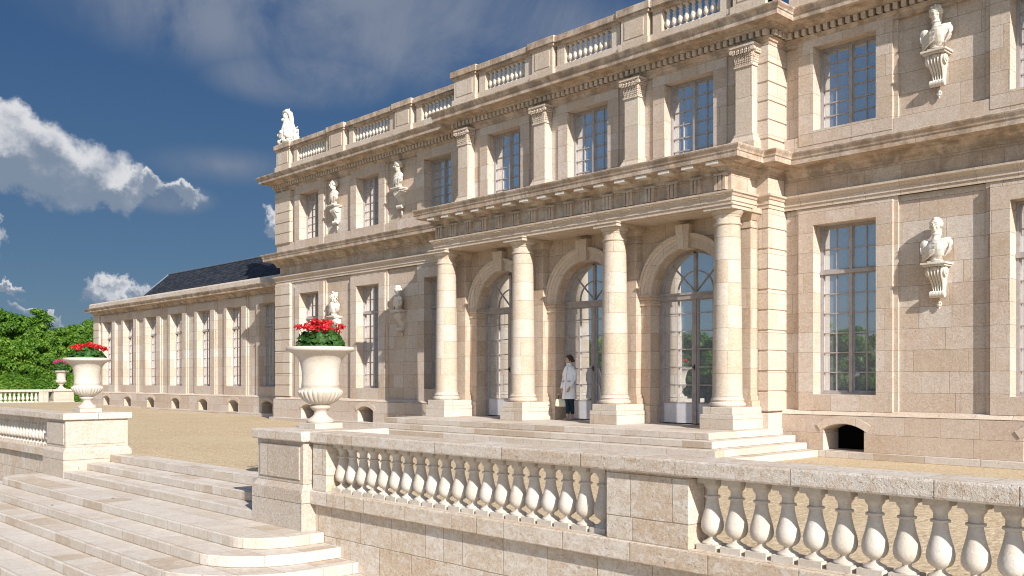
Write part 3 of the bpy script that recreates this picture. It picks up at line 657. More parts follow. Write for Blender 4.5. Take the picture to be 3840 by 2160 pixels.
# ------------------------------------------------------------------ porch steps
ps=thing('porch_steps','four broad pale stone steps leading up to the columned porch','steps',(-16.4,16.5,0))
for i in range(4):
    zt=.59-.1475*i; o=.27*i
    s=MB(); s.box(-21.85-o,-10.91+o,15.78-o*1.04,18.6 if i==0 else 18.66,zt-.1475-(.05 if i==3 else 0),zt)
    s.build('step',M_PSTEP,ps,bevel=.014)
# ------------------------------------------------------------------ wing
wing=thing('palace_wing','long single-storey limestone wing with seven tall windows and dark slate roof','wing',(-45,20.15,0))
WW=[(-55.51+3.056*k,-54.12+3.056*k) for k in range(7)]
mb=MB(); rc=[(-56.0,-55.83,.95,5.4,20.22)]
for a,b in WW: rc+=[(a-.36,b+.54,.93,5.42,20.17)]
for a,b in WW: rc+=surround_rects(a,b,1.36,4.97,.27,.45,.41,.36,20.11,20.55)
relief(mb,-56.85,-33.4,.93,5.42,20.23,rc)
mb.box(-56.84,-56.5,20.25,25,-.2,5.5); mb.box(-56.5,-33.3,24.6,25,-.2,5.9)
mb.build('wall',M_ASH,wing)
for a,b in WW: put_window(wing,a,20.43,1.36,b-a,3.61,6,2.66,'wg')
plinth(wing,-56.9,-33.4,[-54.6+3.05*k for k in range(7)],20.0,gh=.06,hw=.45)
mb=MB(); mb.box(-57.2,-33.5,19.8,20.3,-.3,.215); mb.build('kerb',M_PSTEP,wing,bevel=.012)
mb=MB(); WP=[(-33.45,20.15),(-56.85,20.15),(-56.85,25)]
moulding(mb,WP,[(.15,.89),(.15,.91),(.08,.95),(-.06,1.0)]); mb.build('plinth_moulding',M_TRIM,wing)
mb=MB(); moulding(mb,WP,[(-.1,5.38),(.03,5.38),(.035,5.44),(.08,5.47),(.10,5.52),(.16,5.55),(.40,5.57),(.405,5.66),(.43,5.68),(.47,5.74),(.48,5.775),(.2,5.80),(-.2,5.8)]); 
mb.build('cornice',M_CORN,wing)
mb=MB(); moulding(mb,WP,[(.22,5.79),(.24,5.82),(.24,6.0),(.20,6.07),(-.1,6.07),(-.1,5.9)]); mb.build('gutter_parapet',M_CAP,wing)
q=MB(); quoin(-56.88,-56.02,20.08,20.3,1.0,5.4,10,q); q.build('quoin',M_TRIM,wing,bevel=.012)
mb=MB(); r0,r1=22.2,7.52
mb.face([(-33.4,20.35,5.9),(-51.3,20.35,5.9),(-51.3,r0,r1),(-33.4,r0,r1)]); mb.face([(-33.4,24.4,5.9),(-51.3,24.4,5.9),(-51.3,r0,r1),(-33.4,r0,r1)]); mb.face([(-51.3,20.35,5.9),(-51.3,24.4,5.9),(-51.3,r0,r1)])
mb.build('roof',M_SLATE,wing)
mb=MB(); mb.tube([(-51.3,20.35,5.92),(-51.3,r0,r1+.02)],.045,8); mb.tube([(-51.3,r0,r1+.02),(-33.4,r0,r1+.02)],.05,8); mb.build('ridge_flashing',M_LEAD,wing)
mb=MB(); mb.box(-56.5,-51.3,20.2,24.6,5.8,5.86); mb.build('flat_roof',M_LEAD,wing)
# ------------------------------------------------------------------ garden balustrades
bm_=baluster_mesh(.1035,.67,.06,.062,28); proto_b=None
def add_balusters(root,xs,y,along='x',z=.11,gap=0):
    global proto_b
    for x in xs:
        if proto_b is None: proto_b=bm_.build('baluster',M_BAL,loc=(0,0,0),auto=True); o=proto_b
        else: o=proto_b.copy(); sc.collection.objects.link(o)
        o.parent=root; o.location=Vector((x,y,z) if along=='x' else (y,x,z))-root.location
        o.rotation_euler=(0,0,random.choice((0,PI/2,PI))+random.uniform(-.01,.01))
def pedestal(root,x0,x1,y0,y1,low=-1.65,dz=0):
    p=MB(); i=.065
    p.box(x0,x1,y0,y1,low,.10+dz); p.taper((x0,x1,y0,y1,.10+dz),(x0+i,x1-i,y0+i,y1-i,.19+dz)); p.box(x0+i,x1-i,y0+i,y1-i,.19+dz,.79+dz)
    for (a,b) in ((y0+i,-1),(y1-i,1)):
        t=.018*b; z0,z1=.25+dz,.73+dz; xa,xb=x0+i+.085,x1-i-.085
        ya,yb=sorted((a,a+t)); p.box(xa,xb,ya,yb,z0,z1)
    for (a,b) in ((x0+i,-1),(x1-i,1)):
        t=.018*b; xa,xb=sorted((a,a+t)); p.box(xa,xb,y0+i+.085,y1-i-.085,.25+dz,.73+dz)
    o=p.build('pedestal',M_PED,root,bevel=.012)
    c=MB(); c.box(x0-.005,x1+.005,y0-.005,y1+.005,.79+dz,.935+dz); c.build('cap',M_CAP,o,bevel=.02)
    return o
def wallrun(root,xa,xb,piers,yf=6.96):
    r=MB(); r.box(xa,xb,yf,yf+.49,.78,.93); r.build('rail',M_CAP,root,bevel=.02)
    s=MB(); s.box(xa,xb,yf+.01,yf+.48,-.08,.115); s.build('base_rail',M_BWALL,root,bevel=.015)
    w=MB(); w.box(xa,xb,yf+.10,yf+.42,-1.65,-.08); w.build('retaining_wall',M_BWALL,root)
    for a,b in piers:
        p=MB(); p.box(a,b,yf+.055,yf+.43,.115,.78); p.build('pier',M_BWALL,root,bevel=.008)
rbal=thing('stone_balustrade','long foreground stone balustrade with bulbous balusters right of the garden stairs','balustrade',(-12.16,7.2,0))
pedestal(rbal,-12.87,-11.45,6.84,8.33); wallrun(rbal,-11.45,6,[(-11.45,-11.1),(-6.05,-5.07),(.02,1.0)])
add_balusters(rbal,[-10.975+.2492*i for i in range(20)],7.2); add_balusters(rbal,[-4.94+.2545*i for i in range(19)],7.2)
lbal=thing('stone_balustrade','stone balustrade running off the left edge from the far pedestal of the garden stairs','balustrade',(-21.8,7.2,0))
pedestal(lbal,-22.5,-21.13,6.84,8.3); wallrun(lbal,-64.6,-22.5,[(-28.6,-27.65),(-64.6,-33.6)])
add_balusters(lbal,[-22.66-.25*i for i in range(20)],7.2); add_balusters(lbal,[-28.75-.25*i for i in range(20)],7.2)
fbal=thing('stone_balustrade','distant low white balustrade in front of the trees at the far end of the court','balustrade',(-64.6,20.8,0))
dz=.1
pedestal(fbal,-65.4,-64.3,20.2,21.55,-.3,dz)
r=MB(); r.box(-64.95,-64.5,7.5,20.2,.78+dz,.93+dz); r.build('rail',M_PED,fbal,bevel=.01)
r=MB(); r.box(-64.95,-64.5,7.5,20.2,-.3,.12+dz); r.build('base_rail',M_PED,fbal,bevel=.01)
r=MB(); r.box(-64.9,-64.55,19.42,19.98,.12+dz,.78+dz); r.build('pier',M_PED,fbal); r=MB(); r.box(-64.9,-64.55,12.5,13.4,.12+dz,.78+dz); r.build('pier',M_PED,fbal)
add_balusters(fbal,[19.28-.255*i for i in range(22)],-64.72,'y',.11+dz)
# ------------------------------------------------------------------ garden stairs
st=thing('garden_stairs','wide pale limestone garden stairs with rounded ends rising to the gravel court','stairs',(-17,6.5,-1.65))
def round_step(x0,x1,y0,y1,z0,z1,r,name='step'):
    m=MB(); pts=[]; n=10
    for i in range(n+1):
        a=PI/2*i/n; pts.append((x0+r-r*math.cos(a),y0+r-r*math.sin(a)))
    for i in range(n+1):
        a=PI/2*i/n; pts.append((x1-r+r*math.sin(a),y0+r-r*math.cos(a)))
    pts+=[(x1,y1),(x0,y1)]
    b=len(m.v); k=len(pts); m.v+=[(p[0],p[1],z0) for p in pts]+[(p[0],p[1],z1) for p in pts]
    m.f.append([b+i for i in range(k)][::-1]); m.f.append([b+k+i for i in range(k)])
    for i in range(k): j=(i+1)%k; m.f.append([b+i,b+j,b+k+j,b+k+i])
    return m.build(name,M_STEP,st,bevel=.014)
for i,yn in enumerate((7.81,7.32,6.85)):
    s=MB(); s.box(-21.14,-12.86,yn,8.31,-.15*(i+1),-.15*i+ (0.006 if i==0 else 0)); s.build('step',M_STEP,st,bevel=.014)
for k in range(8):
    e=.41*k; zt=-.45-.15*k
    round_step(-22.75-e,-11.2+e,5.95-.5*k,7.06 if k else 7.05,zt-.15,zt,.62+.40*k)
# ------------------------------------------------------------------ urns with geraniums
def urn(cx,cy,z0,label):
    root=thing('stone_urn',label,'urn',(cx,cy,z0),0,'stone garden urns on pedestals')
    f=MB(); f.box(cx-.235,cx+.235,cy-.235,cy+.235,z0,z0+.082); f.build('plinth',M_URN,root,bevel=.006)
    f=MB(); f.lathe(cx,cy,[(z[0],z0+z[1]) for z in [(.19,.082),(.20,.095),(.20,.12),(.185,.135),(.175,.14),(.165,.15),(.12,.18),(.098,.21),(.093,.235),(.10,.26),(.13,.285),(.15,.30),(.157,.315),(.157,.335),(.14,.345),(.05,.35)]],40); f.build('foot',M_URN,root,auto=True)
    N=240
    def wob(r,z,j):
        t=(z-z0-.35)/.235
        if 0<t<1: return 1+.085*abs(math.sin(13*PI*2*j/N))**.7*min(1,math.sin(PI*min(1,t*.93+.07))*2.2)-.03
        return 1
    pr=[(.10,.345),(.15,.36),(.20,.385),(.245,.42),(.28,.46),(.305,.50),(.318,.54),(.315,.565),(.305,.58),(.297,.588),(.287,.59)]
    b=MB(); b.lathe(cx,cy,[(r,z0+z) for r,z in pr]+[(.285,z0+.61)],N,wob); b.build('gadrooned_bowl',M_URN,root,auto=True)
    pr=[(.283,.585),(.278,.66),(.272,.72),(.273,.80),(.28,.88),(.295,.96),(.32,1.02),(.355,1.07),(.40,1.11),(.455,1.135),(.475,1.14),(.495,1.155),(.503,1.175),(.50,1.195),(.485,1.21),(.45,1.213),(.42,1.20),(.38,1.10),(.05,1.08)]
    b=MB(); b.lathe(cx,cy,[(r,z0+z) for r,z in pr],64); b.build('body',M_URN,root,smooth=True)
    b=MB(); b.lathe(cx,cy,[(.40,z0+1.12),(.39,z0+1.16),(.02,z0+1.17)],24); b.build('soil',M_SOIL,root)
    return root
def plant(cx,cy,z0,label,rad,hgt,nl,nf,mf,seed,clus=.075):
    rnd=random.Random(seed); root=thing('geranium_plant',label,'flowers',(cx,cy,z0),0,'geraniums planted in the stone urns')
    lv=MB(); stm=MB(); fl=MB()
    def leaf(c,n,r):
        n=n.normalized(); a=n.cross(Vector((rnd.uniform(-1,1),rnd.uniform(-1,1),.3))).normalized(); b=n.cross(a)
        k=7; ring=[]
        for i in range(k):
            an=2*PI*i/k; q=r*(1+.18*math.cos(an*3)); ring.append(c+a*(q*math.cos(an))+b*(q*math.sin(an)*1.15)-n*(r*.28*(math.cos(an)**2)))
        o=len(lv.v); lv.v.append(tuple(c+n*r*.05)); lv.v+=[tuple(v) for v in ring]
        for i in range(k): lv.f.append([o,o+1+i,o+1+(i+1)%k])
    for i in range(nl):
        a=rnd.uniform(0,2*PI); u=rnd.random()**.5; h=rnd.random(); rr=rad*u*(1.08-.25*h)
        zt=hgt*h*(.62+.38*(1-u)); d=Vector((math.cos(a)*u,math.sin(a)*u,.35+.5*rnd.random()))
        c=Vector((cx+rr*math.cos(a),cy+rr*math.sin(a),z0-.01+zt*.92)); leaf(c,d+Vector((rnd.uniform(-.5,.5),rnd.uniform(-.5,.5),rnd.uniform(-.3,.4))),rnd.uniform(.028,.052))
    for i in range(nf):
        a=rnd.uniform(0,2*PI); u=rnd.random()**.55; rr=rad*u*.98; zt=hgt*(.68+.30*(1-u*u)+rnd.uniform(-.1,.08))
        c=Vector((cx+rr*math.cos(a),cy+rr*math.sin(a),z0+zt)); stm.tube([(cx+rr*.5*math.cos(a),cy+rr*.5*math.sin(a),z0),c],[.006,.004],5)
        for k in range(34):
            d=Vector((rnd.gauss(0,1),rnd.gauss(0,1),rnd.gauss(.25,.8))).normalized(); p=c+Vector((d.x,d.y,d.z*.6))*clus*rnd.uniform(.6,1.0)
            a1=d.cross(Vector((.3,.2,.9))).normalized(); b1=d.cross(a1); r=rnd.uniform(.014,.024); o=len(fl.v)
            fl.v+=[tuple(p+a1*r),tuple(p+b1*r+d*r*.4),tuple(p-a1*r),tuple(p-b1*r+d*r*.4)]; fl.f.append([o,o+1,o+2,o+3])
    for i in range(40):
        a=rnd.uniform(0,2*PI); r=rad*rnd.uniform(.2,.8); stm.tube([(cx+r*.4*math.cos(a),cy+r*.4*math.sin(a),z0-.02),(cx+r*math.cos(a),cy+r*math.sin(a),z0+hgt*.6)],[.006,.004],5)
    lv.build('leaves',M_ULEAF,root); fl.build('blossoms',mf,root); stm.build('stems',M_ULEAF,root)
urn(-12.12,7.56,.935,'nearest stone urn on the pedestal right of the garden stairs'); plant(-12.12,7.56,2.1,'scarlet geraniums in the nearest urn right of the stairs',.37,.42,620,22,M_RED,3)
urn(-21.82,7.57,.935,'stone urn on the pedestal left of the garden stairs'); plant(-21.82,7.57,2.1,'red geraniums in the urn on the left stair pedestal',.40,.36,620,24,M_RED,5)
urn(-64.85,20.85,1.03,'smallest urn far off on the distant balustrade pedestal'); plant(-64.85,20.85,2.2,'magenta flowers in the small far urn before the trees',.52,.75,520,26,M_PINK,9,.12)

# ------------------------------------------------------------------ busts on consoles
def console(cx,y,zt,mirror=1):
    """scrolled bracket: shelf top at zt, hanging about .6 m"""
    k=MB(); w=.17
    sh=MB(); sh.box(cx-.25,cx+.25,y-.36,y+.01,zt-.04,zt); sh.box(cx-.22,cx+.22,y-.33,y+.01,zt-.075,zt-.04)
    # S profile in (out,z)
    pr=[]
    for i in range(19):
        t=i/18; z=zt-.075-.53*t; out=.27-.17*t+.045*math.sin(t*2*PI)*(1-t*.3)
        if t<.15: out-=.02*(1-t/.15)
        pr.append((out,z))
    n=5
    for j in range(n):
        a=-w+2*w*j/n; b=-w+2*w*(j+1)/n; tap=lambda t:1-.38*t
        rows=[]
        for i,(o,z) in enumerate(pr):
            t=i/18; q=tap(t); rows.append([(cx+a*q+.004,y,z),(cx+a*q+.004,y-o+.012,z),(cx+(a+b)/2*q,y-o-.012,z),(cx+b*q-.004,y-o+.012,z),(cx+b*q-.004,y,z)])
        k.grid(rows)
    for sx in (-1,1):
        for r_,oo in ((.10,0),(.055,.02)):
            xx=cx+sx*(w+.005+oo*.8); k.tube([(xx-sx*.03,y-.17,zt-.175),(xx+sx*.012,y-.17,zt-.175)],r_,16)
    k.tube([(cx-.145,y-.12,zt-.615),(cx+.145,y-.12,zt-.615)],.058,14)
    for i in range(5): k.tube([(cx-.12+.06*i-.02,y-.12,zt-.615),(cx-.12+.06*i+.02,y-.12,zt-.615)],.068,12)
    k.ell((cx,y-.25,zt-.12),(.06,.05,.05))
    dr=MB(); dr.ell((cx,y-.045,zt-.76),(.028,.03,.05)); dr.ell((cx,y-.04,zt-.83),(.045,.03,.03)); dr.ell((cx-.035,y-.04,zt-.80),(.02,.02,.04)); dr.ell((cx+.035,y-.04,zt-.80),(.02,.02,.04)); dr.ell((cx,y-.04,zt-.875),(.018,.02,.03)); dr.tube([(cx,y-.03,zt-.68),(cx,y-.03,zt-.75)],.012,6)
    return sh,k,dr
def head(m,c,s,yaw,male=False,beard=False,wig=False,bun=True):
    """head centred at c, height 2*s, looking along -Y turned by yaw"""
    rot=Matrix.Rotation(yaw,3,'Z'); c=Vector(c)
    def E(o,r): m.ell(c+rot@Vector(o)*s,[q*s for q in r],14,10,rot)
    E((0,.05,.15),(.72,.86,.80)); E((0,-.12,-.35),(.56,.62,.62)); E((0,-.48,-.72),(.26,.22,.20))
    m.tube([c+rot@Vector((0,-.80,.10))*s,c+rot@Vector((0,-1.0,-.28))*s],[.08*s,.15*s],8); E((0,-.82,-.34),(.17,.15,.10))
    for sx in (-1,1):
        E((sx*.28,-.70,.06),(.13,.09,.07)); E((sx*.28,-.72,.27),(.24,.12,.05)); E((sx*.36,-.50,-.30),(.18,.2,.2)); E((sx*.72,.02,-.08),(.08,.18,.24))
    E((0,-.72,-.52),(.22,.10,.055)); E((0,-.70,-.62),(.19,.10,.05))
    if not wig: E((0,.17,.30),(.83,.86,.74))
    m.tube([c+Vector((0,0,-.3*s)),c+Vector((0,.05*s,-1.25*s))],[.50*s,.56*s],14)
    if wig:
        for i in range(70):
            a=random.uniform(.15*PI,.85*PI+PI*.0)*1.0; a=random.uniform(-.25*PI,1.25*PI); zz=random.uniform(-1.7,.95); w=1.0 if zz>-.2 else 1.15
            if math.sin(a)<-.2 and zz<.55: continue
            E((w*.86*math.cos(a),.05+.8*math.sin(a),zz),(.22,.22,.2))
    else:
        for i in range(64):
            a=random.uniform(0,2*PI); zz=random.uniform(-.35,1.0)
            rr=math.sqrt(max(.02,1-((zz-.15)/.86)**2)) if abs(zz-.15)<.86 else .1
            x_,y_=.76*rr*math.cos(a),.05+.9*rr*math.sin(a)
            if y_<-.25 and zz<.62: continue
            E((x_,y_,zz),(.16,.16,.15))
        if bun and not male: E((0,.85,-.05),(.34,.32,.34)); m.tube([c+rot@Vector((.45,.5,-.4))*s,c+rot@Vector((.6,.2,-1.2))*s,c+rot@Vector((.5,-.1,-1.7))*s],[.14*s,.12*s,.06*s],8)
    if beard:
        for i in range(26): E((random.uniform(-.42,.42),random.uniform(-.62,-.25),random.uniform(-1.0,-.5)),(.15,.15,.16))
def bust(cx,y,zt,zh,label,yaw=0,kind='woman',seed=1,turn=0):
    """zt shelf top, zh top of the head"""
    random.seed(seed); root=thing('wall_bust',label,'bust',(cx,y,zt),0,'marble busts on scrolled wall brackets')
    sh,k,dr=console(cx,y,zt); so_=sh.build('shelf',M_STAT,root,bevel=.006); k.build('bracket',M_STAT,root,auto=True); dr.build('flower_drop',M_STAT,root,smooth=True)
    H=zh-zt; yb=y-.19; m=MB(); s=H*.168; hz=zh-s*1.06
    pl=MB(); pl.box(cx-.13,cx+.13,yb-.11,yb+.11,zt,zt+.035); pl.lathe(cx,yb,[(.12,zt+.03),(.125,zt+.04),(.11,zt+.055),(.12,zt+.08),(.12,zt+.1)],20); pl.build('socle',M_STAT,root,auto=True)
    rot=Matrix.Rotation(turn,3,'Z')
    def Q(x,yy,z): v=rot@Vector((x,yy,0)); return (cx+v.x,yb+v.y,zt+z*H)
    m.tube([Q(0,0,.07),Q(0,0,.16),Q(0,-.01,.28),Q(0,0,.40),Q(0,.01,.50)],[.13,.19,.215,.21,.15],18,flat=.68)
    for sx in (-1,1):
        m.ell(Q(sx*.215,.01,.42),(.105,.09,.10),12,8,rot); m.ell(Q(sx*.18,0,.30),(.11,.10,.13),12,8,rot)
        if kind!='man': m.ell(Q(sx*.075,-.085,.36),(.062,.05,.058),10,8,rot)
    m.tube([Q(0,.01,.46),Q(0,-.005,.56),Q(0,-.01,.66)],[.11,.074,.07],14)
    # drapery folds
    nf=8
    for i in range(nf):
        f=i/(nf-1); off=(f-.5)*.34
        pts=[]
        for j in range(9):
            t=j/8; xx=-.27+.55*t; zz=.14+.29*t+off*.9*(1-.35*t)+.03*math.sin(t*PI); zz=max(.06+.03*f,zz)
            yy=.05-.205*math.sin(PI*(t*.94+.03))**.6-.010*math.sin(i*2.1+j)
            pts.append(Q(xx,yy,zz))
        m.tube(pts,[.014+.006*((i*7)%3)/2]*9,8)
    for i in range(9):
        t=i/8; m.tube([Q(.29-.02*t,-.03,.46-.04*t),Q(.29,-.08+.05*t,.32-.05*t),Q(.19-.03*t,-.06,.12)],[.02,.028,.014],6)
        m.tube([Q(-.29,-.04+.02*t,.36-.05*t),Q(-.26,-.08,.24),Q(-.15,-.06+.02*t,.10)],[.018,.024,.012],6)
    if kind=='wig':
        for i in range(16): m.ell(Q(random.uniform(-.06,.06),-.13,random.uniform(.36,.56)),(.03,.025,.03))
    b=m.build('torso',M_STAT,root); remesh(b,.0065,1)
    h=MB(); head(h,Vector(Q(0,-.02,0))*1+Vector((0,0,hz-zt)) if 0 else Vector((cx,yb-.02,hz)),s,yaw,kind=='man',kind=='man',kind=='wig')
    hb=h.build('head',M_STAT,root); remesh(hb,.0065,1)
    return root
bust(-7.66,18.97,8.13,9.03,'draped female bust on a scroll bracket, upper storey at far right',R(8),'woman',11)
bust(-7.66,18.97,3.96,4.85,'female bust with coiled hair on a bracket, ground floor at far right',R(4),'woman',12)
bust(-25.30,18.97,8.05,8.95,'long-necked female bust between the two upper windows nearest the porch, in profile',R(-50),'woman',13,R(-20))
bust(-29.20,18.97,8.0,8.92,'bearded male bust in a toga, upper storey towards the left corner',R(-40),'man',14,R(-15))
bust(-25.30,18.97,3.97,4.80,'shaded female bust in profile on the ground floor beside the porch',R(-60),'woman',15,R(-25))
bust(-29.20,18.97,3.97,4.86,'bust in a long curled wig behind the nearest urn flowers',R(-15),'wig',16)
# ------------------------------------------------------------------ roof statue
def statue():
    random.seed(21); cx,cy,z0=-32.75,18.98,10.85
    root=thing('roof_statue','white draped trophy statue with plumed helmet on the roof corner','statue',(cx,cy,z0))
    b=MB(); b.box(cx-.42,cx+.42,cy-.25,cy+.3,z0,z0+.1); b.build('base',M_STAT,root,bevel=.01)
    m=MB()
    m.tube([(cx+.02,cy,z0+.08),(cx+.02,cy,z0+.45),(cx+.0,cy,z0+.85),(cx-.0,cy,z0+1.05)],[.34,.30,.22,.14],16,.8)
    for i in range(16):
        a=-2.6+2.6*i/8; x1,y1=math.cos(a),math.sin(a)
        m.tube([(cx+.16*x1,cy+.14*y1,z0+1.08),(cx+.27*x1,cy+.22*y1,z0+.7),(cx+(.36+.06*(i%3))*x1,cy+.28*y1,z0+.15)],[.03,.045,.03],7)
    m.ell((cx-.08,cy-.05,z0+1.22),(.13,.14,.16)); m.tube([(cx-.30,cy-.05,z0+1.30),(cx-.22,cy-.05,z0+1.42),(cx-.05,cy-.03,z0+1.44),(cx+.14,cy,z0+1.30),(cx+.24,cy,z0+1.02),(cx+.30,cy,z0+.7)],[.05,.09,.11,.10,.09,.05],12)
    m.ell((cx-.18,cy-.14,z0+1.08),(.10,.08,.07)); m.tube([(cx+.02,cy,z0+1.46),(cx+.06,cy,z0+1.56)],[.04,.01],6)
    for i in range(26): m.ell((cx+random.uniform(-.42,.36),cy-random.uniform(.02,.26),z0+random.uniform(.1,.55)),(random.uniform(.06,.11),)*3)
    m.tube([(cx-.12,cy-.30,z0+.42),(cx-.12,cy-.24,z0+.42)],[.15,.13],16); m.tube([(cx+.12,cy-.27,z0+.36),(cx+.12,cy-.2,z0+.36)],[.10,.10],14)
    m.box(cx+.26,cx+.5,cy-.02,cy+.16,z0+.05,z0+.62); m.box(cx+.40,cx+.62,cy,cy+.12,z0+.05,z0+.30)
    for z in (.62,.45,.28): m.tube([(cx+.45,cy+.05,z0+z),(cx+.62,cy+.05,z0+z+.05)],[.06,.02],6)
    for i in range(40): 
        a=random.uniform(-2.9,.1); zz=random.uniform(.45,1.1); r=.31-.14*zz
        m.tube([(cx+r*math.cos(a),cy+r*math.sin(a),z0+zz),(cx+(r+.05)*math.cos(a+.2),cy+(r+.03)*math.sin(a+.2),z0+zz-.18)],[.02,.028],6)
    m.v=[(a,b_,z0+(q-z0)*.93) for a,b_,q in m.v]; remesh(m.build('figure',M_STAT,root),.014,1)
statue()
# ------------------------------------------------------------------ woman and handbag
def woman():
    X0,Y0,Z0=-16.87,18.08,.594
    root=thing('person','woman in a white high-collared coat and dark cropped trousers looking left by the middle door','person',(X0,Y0,Z0))
    yaw=R(-4); Rm=Matrix.Rotation(yaw,3,'Z')                           # she faces -Y
    def Q(x,y,z): v=Rm@Vector((x,y,z)); return Vector((X0,Y0,Z0))+v     # x: her left is +x (she faces -Y)
    hy=R(-62); hr=Matrix.Rotation(hy,3,'Z')
    m=MB(); hc=Q(.0,-.01,1.60)
    def E(o,r,mm=m): mm.ell(hc+hr@Vector(o),r,14,10,hr)
    E((0,.015,.02),(.070,.088,.088)); E((0,-.02,-.045),(.052,.062,.06)); E((0,-.055,-.085),(.026,.022,.02))
    m.tube([hc+hr@Vector((0,-.083,.012)),hc+hr@Vector((0,-.106,-.026))],[.007,.012],8); E((0,-.088,-.03),(.014,.012,.009))
    for sx in (-1,1):
        E((sx*.03,-.074,.016),(.020,.010,.007)); E((sx*.035,-.058,-.03),(.022,.02,.022)); E((sx*.072,.008,-.012),(.008,.018,.028))
    E((0,-.076,-.052),(.020,.010,.005)); E((0,-.074,-.061),(.018,.010,.005))
    m.tube([Q(0,.01,1.38),Q(0,.0,1.47),hc+hr@Vector((0,.01,-.06))],[.055,.048,.05],12)
    # torso, arms, legs: one body
    m.tube([Q(0,.0,.86),Q(0,0,1.0),Q(0,0,1.12),Q(0,0,1.28),Q(0,.01,1.38),Q(0,.01,1.43)],[.135,.12,.11,.125,.10,.055],16,.62)
    for sx in (-1,1):
        hx=sx*.085
        fx=.045 if sx<0 else -.02; fy=-.05 if sx<0 else .09
        m.tube([Q(hx,0,.90),Q(hx*.95,-.01,.70),Q(hx*.8+fx*.5,fy*.3,.48),Q(hx*.75+fx,fy*.7,.28),Q(hx*.7+fx,fy,.085)],[.092,.078,.056,.052,.033],12)
        m.tube([Q(hx*.7+fx,fy+.02,.05),Q(hx*.7+fx*1.4,fy-.06,.035),Q(hx*.7+fx*1.7,fy-.13,.018)],[.032,.032,.02],10)
    arms=[]
    # right arm (image left) carries the bag; left arm hangs in front
    ra=[Q(-.155,.01,1.355),Q(-.195,.0,1.20),Q(-.205,.0,1.08),Q(-.205,-.05,.93),Q(-.205,-.08,.80)]
    la=[Q(.155,.01,1.355),Q(.205,.015,1.20),Q(.215,.0,1.08),Q(.20,-.10,.95),Q(.17,-.16,.86)]
    for a in (ra,la): m.tube(a,[.040,.040,.036,.030,.022],12)
    def hand(w,dirv,side,curl):
        d=Vector(dirv).normalized(); s=Rm@Vector((1,0,0)); s=(s-d*s.dot(d)).normalized(); n=d.cross(s)
        m.tube([w,w+d*.03,w+d*.07,w+d*.085],[.02,.034,.038,.03],10,.5)
        for i,(o,L) in enumerate(((-.028,.062),(-.010,.07),(.009,.066),(.027,.052))):
            b=w+d*.078+s*o; e=b+d*L*.5+n*curl*.3*L; f=e+d*L*.35+n*curl*.9*L; m.tube([b,e,f],[.0085,.008,.006],6)
        b=w+d*.03+s*(side*.03); m.tube([b,b+d*.03+s*side*.018,b+d*.055+s*side*.012+n*curl*.02],[.01,.009,.007],6)
    hand(ra[-1],(0,-.1,-1),1,1.6); hand(la[-1],Rm@Vector((-.25,-.15,-1)),-1,.6)
    body=m.build('body',M_SKIN,root); remesh(body,.006,1)
    # hair, swept back into a low bun
    h=MB(); E2=lambda o,r:E(o,r,h)
    E2((0,.028,.036),(.077,.092,.084)); E2((0,.085,-.02),(.055,.05,.06)); E2((0,.128,-.038),(.036,.034,.038)); E2((0,-.03,.075),(.058,.05,.032))
    for sx in (-1,1): E2((sx*.062,.03,.0),(.02,.05,.045))
    remesh(h.build('hair',M_HAIR,root),.006,1)
    # coat: lofted shell, slightly flared, with collar, placket, pockets, sleeves
    c=MB(); rows=[]; n=36
    secs=[(.56,.215,.175),(.60,.213,.172),(.75,.20,.155),(.92,.185,.14),(1.08,.170,.125),(1.2,.172,.125),(1.30,.180,.122),(1.37,.170,.105),(1.415,.115,.085),(1.43,.078,.075)]
    for z,a,b in secs:
        rows.append([tuple(Q(a*math.cos(2*PI*j/n)*(1+.015*math.sin(j*2.2)*(z<1.0)),b*math.sin(2*PI*j/n)*(1+.02*math.sin(j*1.7+z*3)*(z<1.0)),z)) for j in range(n)])
    c.grid(rows,cap=False)
    c.grid([[tuple(Q(r*math.cos(2*PI*j/20),r*.95*math.sin(2*PI*j/20)-.005,z)) for j in range(20)] for z,r in ((1.42,.079),(1.47,.073),(1.505,.071),(1.505,.060),(1.42,.060))],cap=False)
    for a,off in ((ra,-1),(la,1)):
        p=[Vector(q) for q in a]; p[0]=p[0]+Rm@Vector((-off*.02,0,.005)); c.tube(p[:4]+[p[3].lerp(p[4],.75)],[.052,.058,.053,.048,.050],14)
    co_=c.build('coat',M_COAT,root,smooth=True); sm=co_.modifiers.new('solid','SOLIDIFY'); sm.thickness=.008
    d=MB()
    d.tube([Q(.045,-.080,1.44),Q(.055,-.118,1.36),Q(.035,-.135,1.2),Q(.03,-.145,1.0),Q(.025,-.165,.78),Q(.02,-.182,.565)],[.006]*6,6)
    for x in (-.115,.115):
        d.box(*[v for v in (Q(x,0,0).x-.045,Q(x,0,0).x+.045)],Q(x,-.140,0).y,Q(x,-.122,0).y,Z0+1.0,Z0+1.045)
    d.ell(Q(.03,-.078,1.47),(.012,.01,.012)); d.build('coat_trim',simple('coat_seam',(.42,.42,.43),.8,.1,.05),co_)
    t=MB()
    for sx in (-1,1):
        hx=sx*.085; fx=.045 if sx<0 else -.02; fy=-.05 if sx<0 else .09
        t.tube([Q(hx,0,.90),Q(hx*.95,-.01,.70),Q(hx*.8+fx*.5,fy*.3,.48),Q(hx*.75+fx,fy*.7,.28),Q(hx*.72+fx,fy*.88,.17)],[.10,.088,.068,.060,.052],14)
    t.build('trousers',M_TROUS,root,smooth=True)
    s=MB()
